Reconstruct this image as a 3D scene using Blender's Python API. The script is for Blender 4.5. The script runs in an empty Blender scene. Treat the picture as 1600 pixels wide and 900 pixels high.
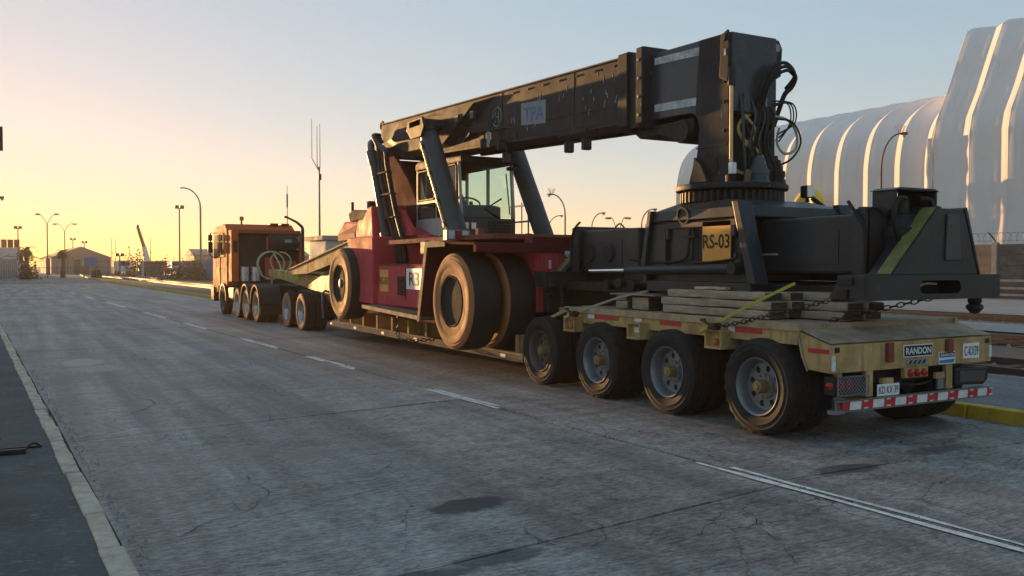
import bpy, bmesh, math, random
from mathutils import Vector, Matrix
R = math.radians
random.seed(7)
SC = bpy.context.scene
COL = SC.collection

# ------------------------------------------------------------------ camera, sky, sun, exposure
cam = bpy.data.cameras.new('camera'); camo = bpy.data.objects.new('camera', cam); COL.objects.link(camo)
cam.sensor_width = 36; cam.lens = 31.5; cam.clip_end = 5000; cam.clip_start = .05
camo.location = (0, 0, 1.75); camo.rotation_euler = (R(90-1.45), 0, R(-28.7)); SC.camera = camo
SUN_AZ, SUN_EL = -6.0, 1.7          # degrees clockwise from +Y, degrees up
w = bpy.data.worlds.new('World'); SC.world = w; w.use_nodes = True
wn = w.node_tree.nodes; wl = w.node_tree.links
sky = wn.new('ShaderNodeTexSky'); sky.sky_type = 'NISHITA'; sky.sun_disc = False
sky.sun_elevation = R(SUN_EL); sky.sun_rotation = R(SUN_AZ); sky.altitude = 0
sky.air_density = 1.0; sky.dust_density = .3; sky.ozone_density = 3.5
bg = wn['Background']; bg.inputs[1].default_value = .15
gam = wn.new('ShaderNodeGamma'); gam.inputs[1].default_value = .25          # the phone's tone curve flattens the sky
hs = wn.new('ShaderNodeHueSaturation'); hs.inputs['Saturation'].default_value = 1.6
bal = wn.new('ShaderNodeMixRGB'); bal.blend_type = 'MULTIPLY'; bal.inputs[0].default_value = 1; bal.inputs[2].default_value = (1.10, 1.0, .93, 1)
wl.new(sky.outputs[0], gam.inputs[0]); wl.new(gam.outputs[0], hs.inputs['Color']); wl.new(hs.outputs[0], bal.inputs[1]); wl.new(bal.outputs[0], bg.inputs[0])
sl = bpy.data.lights.new('sun', 'SUN'); sl.energy = 3.2; sl.angle = R(.6); sl.color = (1, .54, .20)
so = bpy.data.objects.new('sun', sl); COL.objects.link(so)
sd = Vector((math.sin(R(SUN_AZ))*math.cos(R(SUN_EL)), math.cos(R(SUN_AZ))*math.cos(R(SUN_EL)), math.sin(R(SUN_EL))))
so.rotation_euler = sd.to_track_quat('Z', 'Y').to_euler()
SC.view_settings.view_transform = 'Standard'; SC.view_settings.look = 'None'
SC.view_settings.exposure = 2.14; SC.view_settings.gamma = 1
SC.cycles.max_bounces = 6; SC.cycles.transparent_max_bounces = 12

# ------------------------------------------------------------------ materials
def nd(t, k, **kw):
    n = t.nodes.new('ShaderNode'+k)
    for a, b in kw.items(): setattr(n, a, b)
    return n
def rgba(c): return (c[0], c[1], c[2], 1)
def noise(t, co, scale, detail=5, rough=.6, dist=0):
    n = nd(t, 'TexNoise'); n.inputs['Scale'].default_value = scale; n.inputs['Detail'].default_value = detail
    n.inputs['Roughness'].default_value = rough; n.inputs['Distortion'].default_value = dist
    t.links.new(co, n.inputs['Vector']); return n.outputs['Fac']
def ramp(t, v, a, b, c0=(0, 0, 0), c1=(1, 1, 1)):
    n = nd(t, 'ValToRGB'); e = n.color_ramp.elements
    e[0].position = a; e[1].position = b; e[0].color = rgba(c0); e[1].color = rgba(c1)
    t.links.new(v, n.inputs[0]); return n.outputs[0]
def mix(t, f, a, b, mode='MIX'):
    n = nd(t, 'MixRGB', blend_type=mode)
    for i, v in ((0, f), (1, a), (2, b)):
        if isinstance(v, (int, float)): n.inputs[i].default_value = v
        elif isinstance(v, tuple): n.inputs[i].default_value = rgba(v)
        else: t.links.new(v, n.inputs[i])
    return n.outputs[0]
def math_(t, op, a, b=None):
    n = nd(t, 'Math', operation=op)
    for i, v in ((0, a), (1, b)):
        if v is None: continue
        if isinstance(v, (int, float)): n.inputs[i].default_value = v
        else: t.links.new(v, n.inputs[i])
    return n.outputs[0]
def mapping(t, co, scale=(1, 1, 1), rot=(0, 0, 0), loc=(0, 0, 0)):
    n = nd(t, 'Mapping'); n.inputs['Scale'].default_value = scale; n.inputs['Rotation'].default_value = rot
    n.inputs['Location'].default_value = loc; t.links.new(co, n.inputs['Vector']); return n.outputs[0]
def newmat(name):
    m = bpy.data.materials.new(name); m.use_nodes = True; t = m.node_tree
    return m, t, t.nodes['Principled BSDF']
def coords(t): return nd(t, 'TexCoord').outputs['Object']
MATS = {}
def pm(name, col, rough=.6, metal=0, var=.25, scale=2.5, dirt=None, damt=.5, dscale=3, bump=.15, bscale=30,
       scratch=0, scol=(.5, .5, .5), stretch=(1, 1, 1), spec=.3, streak=None, samt=0, rvar=.12):
    m, t, b = newmat(name); co = coords(t)
    co = mapping(t, co, stretch)
    n1 = noise(t, co, scale, 7, .65)
    lo = tuple(c*(1-var) for c in col); hi = tuple(min(1, c*(1+var)) for c in col)
    c = ramp(t, n1, .3, .7, lo, hi)
    n2 = noise(t, co, dscale, 8, .7)
    if streak is not None:      # vertical run marks of rust or dust
        ns = noise(t, mapping(t, co, (9, 9, .7)), 1.4, 5, .6)
        c = mix(t, math_(t, 'MULTIPLY', ramp(t, ns, .5, .72), samt), c, streak)
    if dirt is not None:
        f = ramp(t, n2, .45, .75); c = mix(t, math_(t, 'MULTIPLY', f, damt), c, dirt)
    if scratch:
        ns = noise(t, mapping(t, co, (14, 14, 2.2), (.5, .3, 0)), 2.6, 3, .5)
        f = ramp(t, ns, .70, .735); c = mix(t, math_(t, 'MULTIPLY', f, scratch), c, scol)
    t.links.new(c, b.inputs['Base Color'])
    r = ramp(t, n2, .3, .75, (max(0, rough-rvar),)*3, (min(1, rough+rvar),)*3); t.links.new(r, b.inputs['Roughness'])
    b.inputs['Metallic'].default_value = metal; b.inputs['Specular IOR Level'].default_value = spec
    if bump:
        bn = nd(t, 'Bump'); bn.inputs['Strength'].default_value = bump; bn.inputs['Distance'].default_value = .01
        t.links.new(noise(t, co, bscale, 4, .6), bn.inputs['Height']); t.links.new(bn.outputs[0], b.inputs['Normal'])
    MATS[name] = m; return m
DUST = (.20, .15, .10)
pm('black_paint', (.028, .028, .031), .68, 0, .35, 1.5, (.060, .052, .046), .5, 2.2, .12, 22, .75, (.34, .33, .32), streak=(.07, .062, .056), samt=.5, spec=.2)
pm('spreader_paint', (.021, .027, .033), .42, 0, .35, 1.8, (.045, .048, .044), .5, 2.0, .12, 20, .25, (.20, .21, .20))
pm('rim_dark', (.028, .028, .03), .85, 0, .35, 4, (.06, .045, .035), .5, 4, .2, 30, spec=.1)  # dark base puts the shadow inside the big wheel dish into the colour
pm('dark_steel', (.02, .02, .022), .55, .2, .4, 4, (.07, .055, .04), .5, 5, .2, 40)
pm('inner_boom', (.04, .045, .055), .32, 0, .2, 1.2, (.10, .10, .11), .4, 2, .05, 20, .1, (.3, .3, .3))
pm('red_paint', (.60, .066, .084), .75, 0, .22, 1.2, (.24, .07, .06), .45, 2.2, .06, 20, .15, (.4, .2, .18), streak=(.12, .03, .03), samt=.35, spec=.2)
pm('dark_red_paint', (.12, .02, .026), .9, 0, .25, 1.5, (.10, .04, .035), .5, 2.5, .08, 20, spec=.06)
pm('dusty_red', (.24, .07, .055), .85, 0, .25, 3, (.20, .13, .09), .55, 4, .2, 30, spec=.12)
pm('trailer_paint', (.50, .33, .145), .85, 0, .22, 2.2, (.16, .10, .055), .7, 3.2, .15, 30, .2, (.10, .05, .03), streak=(.09, .05, .03), samt=.5, spec=.14)
pm('deck_dust', (.38, .285, .20), .85, 0, .3, 3, (.12, .095, .075), .75, 5, .5, 26, stretch=(1, 1, 1))
pm('deck_edge', (.40, .29, .165), .85, 0, .25, 4, (.2, .12, .07), .7, 6, .3, 40)
pm('rubber', (.022, .022, .023), .85, 0, .3, 6, (.055, .050, .044), .5, 4, .25, 60, spec=.2)
pm('worn_rubber', (.020, .021, .024), .62, 0, .25, 3, (.045, .043, .042), .5, 2.5, .1, 30)
pm('sunlit_rubber', (.42, .175, .068), .78, 0, .3, 3, (.16, .085, .045), .6, 3.2, .3, 40, spec=.25)  # dust tone pushed to orange, painting low sun on the sidewalls
pm('rim_steel', (.20, .215, .24), .42, .55, .2, 4, (.11, .09, .075), .55, 5, .1, 40)
pm('pale_rim', (.42, .43, .45), .35, .6, .15, 4, (.2, .18, .15), .4, 5, .1, 40)
pm('dusty_rim', (.115, .095, .085), .6, .3, .25, 4, (.05, .04, .035), .6, 5, .1, 40)
pm('hub_yellow', (.27, .18, .075), .55, .1, .25, 8, (.12, .09, .05), .6, 8, .1, 50)
pm('chrome', (.75, .76, .78), .14, 1, .05, 4, None, bump=0)
pm('bronze_rod', (.5, .36, .2), .35, .8, .15, 6, None, bump=.05)
pm('grey_steel', (.22, .23, .24), .45, .5, .2, 6, (.12, .1, .08), .5, 6, .15, 40)
pm('motor_blue', (.07, .10, .125), .5, .2, .25, 7, (.04, .04, .04), .6, 7, .1, 40)
pm('hose_black', (.012, .012, .013), .62, 0, .3, 10, (.04, .035, .03), .4, 9, .1, 60)
pm('hose_yellow', (.60, .47, .20), .6, 0, .25, 12, (.12, .1, .06), .5, 12, .1, 60)
pm('hose_green', (.42, .42, .24), .6, 0, .2, 9, (.2, .18, .12), .5, 9, .1, 60)
pm('olive_stripe', (.21, .19, .055), .6, 0, .3, 5, (.07, .065, .04), .7, 4, .15, 40)
pm('sign_orange', (.82, .36, .065), .5, 0, .08, 3, (.5, .27, .07), .35, 4, .03, 20)
pm('sign_white', (.78, .79, .80), .5, 0, .06, 4, (.55, .53, .5), .3, 5, .03, 20)
pm('worn_white', (.55, .56, .57), .7, 0, .25, 9, (.06, .06, .06), .9, 7, .1, 40)
pm('faded_panel', (.26, .28, .31), .6, 0, .2, 5, (.12, .12, .13), .7, 5, .1, 40)
pm('faded_blue', (.09, .16, .30), .6, 0, .3, 8, (.22, .23, .25), .7, 9, .05, 40)
pm('crack_dark', (.035, .034, .034), .9, 0, .4, 9, (.10, .10, .10), .6, 14, .3, 40)
pm('ink', (.012, .012, .014), .6, 0, .1, 9, None, bump=0)
pm('sticker_blue', (.02, .22, .5), .5, 0, .1, 6, None, bump=0)
pm('sticker_navy', (.012, .03, .05), .5, 0, .1, 6, None, bump=0)
pm('reflect_red', (.50, .03, .035), .4, 0, .2, 12, (.2, .06, .05), .5, 9, .05, 40)
pm('reflect_white', (.68, .68, .68), .45, 0, .12, 12, (.35, .32, .3), .5, 9, .05, 40)
pm('lamp_red', (.35, .02, .02), .18, 0, .2, 20, None, bump=.1, bscale=90)
pm('lamp_amber', (.55, .16, .03), .25, 0, .2, 20, None, bump=.1, bscale=90)
pm('lamp_clear', (.62, .64, .66), .15, .3, .1, 20, None, bump=.2, bscale=90)
pm('timber', (.42, .32, .23), .85, 0, .45, 2.2, (.09, .07, .055), .7, 4, .6, 26, stretch=(5, 1, 6))
pm('timber_end', (.075, .06, .05), .9, 0, .4, 6, (.03, .025, .02), .6, 8, .6, 40)
pm('fresh_timber', (.50, .35, .20), .8, 0, .2, 3, (.35, .22, .12), .5, 5, .3, 26, stretch=(6, 1, 6))
pm('strap_yellow', (.42, .40, .045), .7, 0, .15, 9, (.25, .23, .06), .5, 9, .2, 90)
pm('strap_pale', (.42, .38, .26), .7, 0, .15, 9, (.2, .17, .1), .5, 9, .2, 90)
pm('chain_steel', (.05, .042, .038), .6, .6, .3, 20, (.09, .05, .03), .5, 20, .1, 60)
pm('orange_paint', (.50, .095, .018), .8, 0, .15, 1.5, (.3, .1, .04), .45, 3, .05, 20)
pm('dark_orange', (.30, .055, .02), .5, 0, .2, 2, (.1, .05, .03), .5, 3, .05, 20)
pm('cab_grey', (.46, .46, .45), .5, 0, .12, 2.5, (.28, .26, .23), .55, 3, .05, 20)
pm('cab_dark', (.055, .06, .065), .5, 0, .25, 3, (.09, .08, .07), .5, 3, .08, 20)
pm('tank_silver', (.55, .56, .58), .3, .8, .1, 3, (.3, .28, .25), .4, 4, .05, 20)
pm('kerb_paint', (.52, .43, .32), .85, 0, .22, 3, (.17, .15, .12), .85, 5, .6, 22)
pm('yellow_kerb', (.50, .33, .035), .8, 0, .25, 2.5, (.2, .15, .06), .7, 4, .5, 25)
pm('kerb_grey', (.27, .26, .25), .85, 0, .25, 4, (.14, .13, .12), .6, 6, .5, 25)
pm('lane_paint', (.72, .71, .69), .8, 0, .25, 9, (.26, .25, .25), .85, 8, .5, 30)
pm('gravel', (.33, .30, .26), .9, 0, .5, 9, (.15, .13, .11), .6, 9, .2, 40)
pm('rail_steel', (.085, .062, .052), .6, .3, .3, 5, (.09, .05, .03), .6, 6, .2, 40)
pm('sleeper_wood', (.10, .075, .055), .9, 0, .4, 5, None, bump=.4)
pm('wall_concrete', (.17, .14, .12), .9, 0, .25, 1.1, (.06, .042, .036), .9, .9, .4, 14)
pm('wall_post', (.30, .28, .26), .9, 0, .2, 4, (.15, .13, .11), .6, 5, .3, 20)
pm('guard_rail', (.16, .18, .20), .5, .5, .2, 3, None, bump=.05)
pm('pole_steel', (.16, .15, .14), .6, .3, .2, 2, (.1, .08, .06), .5, 3, .1, 20)
pm('rust_pole', (.12, .05, .035), .7, .2, .3, 3, (.07, .04, .03), .5, 3, .1, 20)
pm('shed_grey', (.20, .20, .19), .8, 0, .15, .3, (.15, .14, .13), .5, .6, .1, 4)
pm('building_white', (.50, .50, .50), .8, 0, .1, .6, (.35, .33, .3), .5, 1, .1, 6)
pm('dark_wall', (.10, .095, .09), .8, 0, .2, 1, None, bump=.1)
pm('fence_panel', (.28, .27, .25), .8, 0, .2, .8, (.17, .15, .13), .6, 1.2, .1, 8)
pm('blue_paint', (.07, .17, .33), .6, 0, .15, 1, (.2, .2, .22), .4, 2, .05, 9)
pm('brown_sign', (.09, .045, .035), .7, 0, .2, 3, None, bump=.05)
pm('palm_trunk', (.12, .085, .06), .9, 0, .3, 6, None, bump=.5)
pm('palm_leaf', (.07, .085, .03), .7, 0, .4, 3, (.12, .09, .04), .5, 4, .05, 20)
pm('bush_leaf', (.055, .06, .028), .8, 0, .45, 2, (.10, .085, .05), .5, 3, .05, 20)
pm('yellow_duct', (.62, .46, .06), .5, 0, .12, 3, (.4, .3, .08), .4, 4, .05, 20)
pm('dirt_brown', (.14, .115, .095), .95, 0, .35, 2.5, (.07, .055, .045), .7, 5, .6, 18)
pm('white_paint', (.62, .62, .60), .5, 0, .08, 3, (.5, .48, .45), .4, 4, .05, 20)

def tent_mat():
    m, t, b = newmat('tent_fabric'); co = coords(t)
    c = ramp(t, noise(t, co, .25, 5, .6), .3, .7, (.72, .67, .65), (.79, .75, .73))
    f = ramp(t, noise(t, mapping(t, co, (.6, 2.2, .18)), .9, 5, .6), .55, .8)
    c = mix(t, math_(t, 'MULTIPLY', f, .4), c, (.50, .45, .41)); t.links.new(c, b.inputs['Base Color'])
    b.inputs['Roughness'].default_value = .7; b.inputs['Specular IOR Level'].default_value = .25
    bn = nd(t, 'Bump'); bn.inputs['Strength'].default_value = .15; bn.inputs['Distance'].default_value = .1
    t.links.new(noise(t, mapping(t, co, (1, 1.2, .35)), .8, 3, .5), bn.inputs['Height']); t.links.new(bn.outputs[0], b.inputs['Normal'])
    MATS['tent_fabric'] = m
tent_mat()
def glass_mat(name, tint, alpha):
    m, t, b = newmat(name)
    g = nd(t, 'BsdfGlossy'); g.inputs['Roughness'].default_value = .03
    tr = nd(t, 'BsdfTransparent'); tr.inputs[0].default_value = rgba(tint)
    fr = nd(t, 'LayerWeight'); fr.inputs[0].default_value = .5
    mx = nd(t, 'MixShader'); t.links.new(math_(t, 'ADD', math_(t, 'MULTIPLY', math_(t, 'POWER', fr.outputs['Facing'], 4), .5), .04), mx.inputs[0])
    t.links.new(tr.outputs[0], mx.inputs[1]); t.links.new(g.outputs[0], mx.inputs[2])
    d = nd(t, 'BsdfDiffuse'); d.inputs[0].default_value = (.30, .30, .26, 1)
    m2 = nd(t, 'MixShader'); n = noise(t, coords(t), 3, 4)
    t.links.new(math_(t, 'MULTIPLY', n, alpha), m2.inputs[0]); t.links.new(mx.outputs[0], m2.inputs[1]); t.links.new(d.outputs[0], m2.inputs[2])
    t.links.new(m2.outputs[0], t.nodes['Material Output'].inputs[0]); MATS[name] = m
glass_mat('cab_glass', (.80, .92, .84), .06)
glass_mat('dusty_glass', (.78, .86, .80), .4)
glass_mat('truck_glass', (.08, .09, .09), .2)

def road_mat(name, base, dark, spots):
    m, t, b = newmat(name); co = coords(t)
    c = ramp(t, noise(t, co, .7, 8, .7), .40, .60, dark, base)
    brush = noise(t, mapping(t, co, (.8, 2.6, 1)), 1.9, 8, .70, .3)       # broom finish runs across the lane
    c = mix(t, .6, c, ramp(t, brush, .40, .60, tuple(x*.45 for x in dark), tuple(x*1.3 for x in base)))
    fine = noise(t, mapping(t, co, (5, 15, 1)), 2.2, 5, .72)
    c = mix(t, .42, c, ramp(t, fine, .43, .58, (.03, .03, .032), tuple(x*1.5 for x in base)))
    grain = noise(t, co, 38, 3, .7)
    c = mix(t, .22, c, ramp(t, grain, .38, .62, (.03, .03, .03), base))
    # tyre tracks polished along the lane
    trk = noise(t, mapping(t, co, (1.5, .07, 1), (0, 0, .044)), 1.6, 4, .55)
    c = mix(t, .55, c, ramp(t, trk, .40, .62, (.42, .41, .40), (1.12, 1.12, 1.12)), 'MULTIPLY')
    big = noise(t, co, .28, 4, .6); c = mix(t, .5, c, ramp(t, big, .38, .62, (.62, .60, .58), (1.15, 1.15, 1.15)), 'MULTIPLY')
    # pale scrapes
    sc = ramp(t, noise(t, mapping(t, co, (1.2, 22, 1)), 1.7, 5, .75), .64, .72)
    sc = mix(t, 1.0, sc, ramp(t, noise(t, co, 1.3, 4), .45, .62), 'MULTIPLY')
    c = mix(t, math_(t, 'MULTIPLY', sc, .5), c, (.34, .335, .32))
    # hairline cracks
    dn = nd(t, 'TexNoise'); dn.inputs['Scale'].default_value = 2.2; dn.inputs['Detail'].default_value = 8; dn.inputs['Roughness'].default_value = .7; t.links.new(co, dn.inputs['Vector'])
    wco = mix(t, .32, co, dn.outputs['Color'], 'ADD')
    cr = None
    for s, wd, sd_ in ((.42, .0035, 0), (1.05, .006, 3.7)):
        v = nd(t, 'TexVoronoi', feature='DISTANCE_TO_EDGE'); v.inputs['Scale'].default_value = s; t.links.new(mapping(t, wco, (1, 1, 1), (0, 0, .4), (sd_, sd_, 0)), v.inputs['Vector'])
        f = ramp(t, v.outputs['Distance'], 0, wd, (1, 1, 1), (0, 0, 0))
        f = mix(t, 1.0, f, ramp(t, noise(t, mapping(t, co, loc=(sd_, 5, 0)), .5, 3), .48 if s < 1 else .55, .60), 'MULTIPLY')
        cr = f if cr is None else mix(t, 1.0, cr, f, 'ADD')
    # oil spots
    v = nd(t, 'TexVoronoi', feature='F1'); v.inputs['Scale'].default_value = 1.5; v.inputs['Randomness'].default_value = 1
    t.links.new(mix(t, .12, co, dn.outputs['Color'], 'ADD'), v.inputs['Vector'])
    sp = ramp(t, v.outputs['Distance'], .04, .12, (1, 1, 1), (0, 0, 0))
    sp = mix(t, 1.0, sp, ramp(t, noise(t, co, .8, 3), .45, .6), 'MULTIPLY')
    c = mix(t, math_(t, 'MULTIPLY', sp, .6), c, (.05, .05, .054))
    # particular patches: (x, y, rx, ry, colour, strength)
    sep = nd(t, 'SeparateXYZ'); t.links.new(co, sep.inputs[0])
    edge = mix(t, .5, noise(t, co, 7, 9, .78), noise(t, co, 2.2, 4, .6))
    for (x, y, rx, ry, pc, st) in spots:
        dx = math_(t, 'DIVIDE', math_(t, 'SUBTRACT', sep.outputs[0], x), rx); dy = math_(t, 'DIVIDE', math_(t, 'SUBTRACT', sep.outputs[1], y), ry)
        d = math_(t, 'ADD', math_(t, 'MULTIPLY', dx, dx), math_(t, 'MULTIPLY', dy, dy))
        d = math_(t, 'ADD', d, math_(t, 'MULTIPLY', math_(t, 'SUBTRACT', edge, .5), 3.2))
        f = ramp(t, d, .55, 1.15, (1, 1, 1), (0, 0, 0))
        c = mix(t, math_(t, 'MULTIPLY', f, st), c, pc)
    c = mix(t, cr, c, (.012, .012, .013))
    t.links.new(c, b.inputs['Base Color'])
    t.links.new(ramp(t, brush, .25, .75, (.5,)*3, (.78,)*3), b.inputs['Roughness'])
    b.inputs['Specular IOR Level'].default_value = .35
    h = mix(t, .5, brush, grain); h = mix(t, .5, h, fine); h = mix(t, 1.0, h, cr, 'SUBTRACT')
    bn = nd(t, 'Bump'); bn.inputs['Strength'].default_value = .25; bn.inputs['Distance'].default_value = .01
    t.links.new(h, bn.inputs['Height']); t.links.new(bn.outputs[0], b.inputs['Normal'])
    MATS[name] = m
road_mat('road_concrete', (.40, .36, .335), (.175, .160, .15), [
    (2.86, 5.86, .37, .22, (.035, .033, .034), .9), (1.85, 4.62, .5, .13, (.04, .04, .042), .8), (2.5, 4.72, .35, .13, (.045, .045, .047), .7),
    (-.05+1.0, 17.9, .38, .75, (.38, .34, .29), .75), (1.15, 16.7, .45, .55, (.34, .31, .27), .6), (1.75, 8.6, .35, .3, (.25, .22, .18), .4),
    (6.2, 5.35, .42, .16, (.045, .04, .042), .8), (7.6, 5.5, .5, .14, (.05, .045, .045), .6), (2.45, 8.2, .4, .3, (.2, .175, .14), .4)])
road_mat('road_far', (.20, .185, .165), (.11, .105, .10), [])
road_mat('pavement_slab', (.19, .195, .205), (.10, .10, .11), [])

def asphalt_mat():
    m, t, b = newmat('asphalt'); co = coords(t)
    c = ramp(t, noise(t, co, 1.2, 7, .7), .3, .7, (.085, .083, .083), (.165, .16, .157))
    sp = ramp(t, noise(t, mapping(t, co, (1, 2.4, 1)), 11, 5, .7), .56, .64)
    c = mix(t, math_(t, 'MULTIPLY', mix(t, 1.0, sp, ramp(t, noise(t, co, 1.1, 3), .35, .65), 'MULTIPLY'), .8), c, (.30, .305, .31))
    c = mix(t, .3, c, ramp(t, noise(t, co, 60, 2), .35, .65, (.015,)*3, (.08,)*3))
    t.links.new(c, b.inputs['Base Color']); b.inputs['Roughness'].default_value = .9; b.inputs['Specular IOR Level'].default_value = .12
    bn = nd(t, 'Bump'); bn.inputs['Strength'].default_value = .15; bn.inputs['Distance'].default_value = .008
    t.links.new(noise(t, co, 30, 5, .7), bn.inputs['Height']); t.links.new(bn.outputs[0], b.inputs['Normal'])
    MATS['asphalt'] = m
asphalt_mat()
def yard_mat():
    m, t, b = newmat('yard_dirt'); co = coords(t)
    c = ramp(t, noise(t, mapping(t, co, (1, .25, 1)), .7, 8, .7), .3, .7, (.065, .05, .042), (.17, .135, .11))
    c = mix(t, .45, c, ramp(t, noise(t, co, 9, 5, .75), .35, .68, (.03, .025, .022), (.21, .17, .14)))
    t.links.new(c, b.inputs['Base Color']); b.inputs['Roughness'].default_value = .95
    bn = nd(t, 'Bump'); bn.inputs['Strength'].default_value = .8; bn.inputs['Distance'].default_value = .05
    t.links.new(noise(t, co, 7, 6, .7), bn.inputs['Height']); t.links.new(bn.outputs[0], b.inputs['Normal'])
    MATS['yard_dirt'] = m
yard_mat()
pm('pale_concrete', (.36, .31, .28), .9, 0, .15, .8, (.22, .18, .16), .6, 1.4, .3, 10, stretch=(1, .4, 1))

# ------------------------------------------------------------------ mesh toolkit
class M:
    def __init__(s): s.bm = bmesh.new()
    def v(s, pts): return [s.bm.verts.new(p) for p in pts]
    def f(s, vs):
        try: return s.bm.faces.new(vs)
        except ValueError: return None
    def poly(s, pts): s.f(s.v(pts)); return s
    def hexa(s, p):      # p[0:4] bottom loop, p[4:8] top loop
        v = s.v(p)
        for q in ((3, 2, 1, 0), (4, 5, 6, 7), (0, 1, 5, 4), (1, 2, 6, 5), (2, 3, 7, 6), (3, 0, 4, 7)): s.f([v[i] for i in q])
        return s
    def box(s, x0, x1, y0, y1, z0, z1):
        return s.hexa([(x0, y0, z0), (x1, y0, z0), (x1, y1, z0), (x0, y1, z0), (x0, y0, z1), (x1, y0, z1), (x1, y1, z1), (x0, y1, z1)])
    def prism(s, poly, ax, a0, a1):
        def P(p, a): return {'X': (a, p[0], p[1]), 'Y': (p[0], a, p[1]), 'Z': (p[0], p[1], a)}[ax]
        A = s.v([P(p, a0) for p in poly]); B = s.v([P(p, a1) for p in poly]); n = len(poly)
        s.f(A[::-1]); s.f(B)
        for i in range(n): s.f([A[i], A[(i+1) % n], B[(i+1) % n], B[i]])
        return s
    def tube(s, pts, r, n=8, cap=True):
        pts = [Vector(p) for p in pts]; rs = r if isinstance(r, (list, tuple)) else [r]*len(pts)
        rings = []; up = None
        for i, p in enumerate(pts):
            d = (pts[min(i+1, len(pts)-1)]-pts[max(i-1, 0)]).normalized()
            if up is None:
                up = Vector((0, 0, 1)) if abs(d.z) < .9 else Vector((1, 0, 0))
            up = (up-d*up.dot(d)).normalized(); sd_ = d.cross(up)
            rings.append(s.v([p+(up*math.cos(2*math.pi*k/n)+sd_*math.sin(2*math.pi*k/n))*rs[i] for k in range(n)]))
        for a, b in zip(rings, rings[1:]):
            for k in range(n): s.f([a[k], a[(k+1) % n], b[(k+1) % n], b[k]])
        if cap: s.f(rings[0][::-1]); s.f(rings[-1])
        return s
    def cyl(s, p0, p1, r, n=12, r1=None): return s.tube([p0, p1], [r, r if r1 is None else r1], n)
    def lathe(s, prof, n, ax='X', c=(0, 0, 0), closed=False, mod=None):
        rings = []
        for i, (a, r) in enumerate(prof):
            ring = []
            for k in range(n):
                t = 2*math.pi*k/n; rr = r+(mod(i, k) if mod else 0)
                u, v_ = rr*math.cos(t), rr*math.sin(t)
                ring.append({'X': (c[0]+a, c[1]+u, c[2]+v_), 'Y': (c[0]+u, c[1]+a, c[2]+v_), 'Z': (c[0]+u, c[1]+v_, c[2]+a)}[ax])
            rings.append(s.v(ring))
        rr = list(zip(rings, rings[1:])) + ([(rings[-1], rings[0])] if closed else [])
        for a, b in rr:
            for k in range(n): s.f([a[k], a[(k+1) % n], b[(k+1) % n], b[k]])
        if not closed:
            if prof[0][1] > 1e-4: s.f(rings[0][::-1])
            if prof[-1][1] > 1e-4: s.f(rings[-1])
        return s
    def torus(s, c, axis, R_, r, n=16, m=6, sx=1):
        ax = Vector(axis).normalized(); u = ax.orthogonal().normalized(); w_ = ax.cross(u); c = Vector(c); rings = []
        for i in range(n):
            t = 2*math.pi*i/n; d = u*math.cos(t)*sx+w_*math.sin(t); dn = (u*math.cos(t)+w_*math.sin(t))
            rings.append(s.v([c+d*R_+(dn*math.cos(2*math.pi*k/m)+ax*math.sin(2*math.pi*k/m))*r for k in range(m)]))
        for i in range(n):
            a, b = rings[i], rings[(i+1) % n]
            for k in range(m): s.f([a[k], a[(k+1) % m], b[(k+1) % m], b[k]])
        return s
    def mesh(s, name, mat, off=(0, 0, 0), smooth=0):
        bm = s.bm
        if off != (0, 0, 0): bmesh.ops.translate(bm, verts=bm.verts, vec=-Vector(off))
        bmesh.ops.recalc_face_normals(bm, faces=bm.faces)
        me = bpy.data.meshes.new(name); bm.to_mesh(me); bm.free()
        me.materials.append(MATS[mat] if isinstance(mat, str) else mat)
        if smooth:
            for p in me.polygons: p.use_smooth = True
            me.set_sharp_from_angle(angle=R(smooth))
        return me
    def build(s, name, mat, parent=None, smooth=0, bevel=0, kind=None, label=None):
        off = tuple(parent.get('_o', (0, 0, 0))) if parent is not None else (0, 0, 0)
        me = s.mesh(name, mat, off, smooth)
        o = link(name, me, parent)
        if bevel:
            b = o.modifiers.new('bevel', 'BEVEL'); b.width = bevel; b.segments = 2; b.limit_method = 'ANGLE'; b.angle_limit = R(40)
        if kind: o['kind'] = kind
        if label: o['label'] = label
        o['_o'] = off
        return o
def link(name, me, parent=None, loc=(0, 0, 0)):
    o = bpy.data.objects.new(name, me); COL.objects.link(o); o.location = loc
    if parent is not None: o.parent = parent
    return o
def thing(name, loc, label, cat, group=None):
    o = bpy.data.objects.new(name, None); COL.objects.link(o); o.location = loc; o['_o'] = tuple(loc); o.empty_display_size = .2
    o['label'] = label; o['category'] = cat
    if group: o['group'] = group
    return o
def tag(o, label, cat, group=None):
    o['label'] = label; o['category'] = cat
    if group: o['group'] = group
    return o
def struct(o): o['kind'] = 'structure'; return o
def holed_disc(m, n, r1, r2, hr, a, depth, seg=6):
    # annulus r1..r2 at x = a with n round holes; hole walls go to a+depth (outward is -X)
    rc = (r1+r2)/2
    for k in range(n):
        t0, t1 = 2*math.pi*k/n, 2*math.pi*(k+1)/n; tm = (t0+t1)/2
        outer = [(r2, t0+(t1-t0)*i/seg) for i in range(seg+1)]; inner = [(r1, t1+(t0-t1)*i/seg) for i in range(seg+1)]
        bd = [(a, r*math.cos(t), r*math.sin(t)) for r, t in outer+inner]
        cy, cz = rc*math.cos(tm), rc*math.sin(tm); hv = []; hd = []
        for p in bd:
            d = Vector((p[1]-cy, p[2]-cz)).normalized()*hr
            hv.append((a, cy+d.x, cz+d.y)); hd.append((a+depth, cy+d.x, cz+d.y))
        B, H, Dp = m.v(bd), m.v(hv), m.v(hd); N = len(B)
        for i in range(N):
            j = (i+1) % N; m.f([B[i], B[j], H[j], H[i]]); m.f([H[i], H[j], Dp[j], Dp[i]])
    return m
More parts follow.
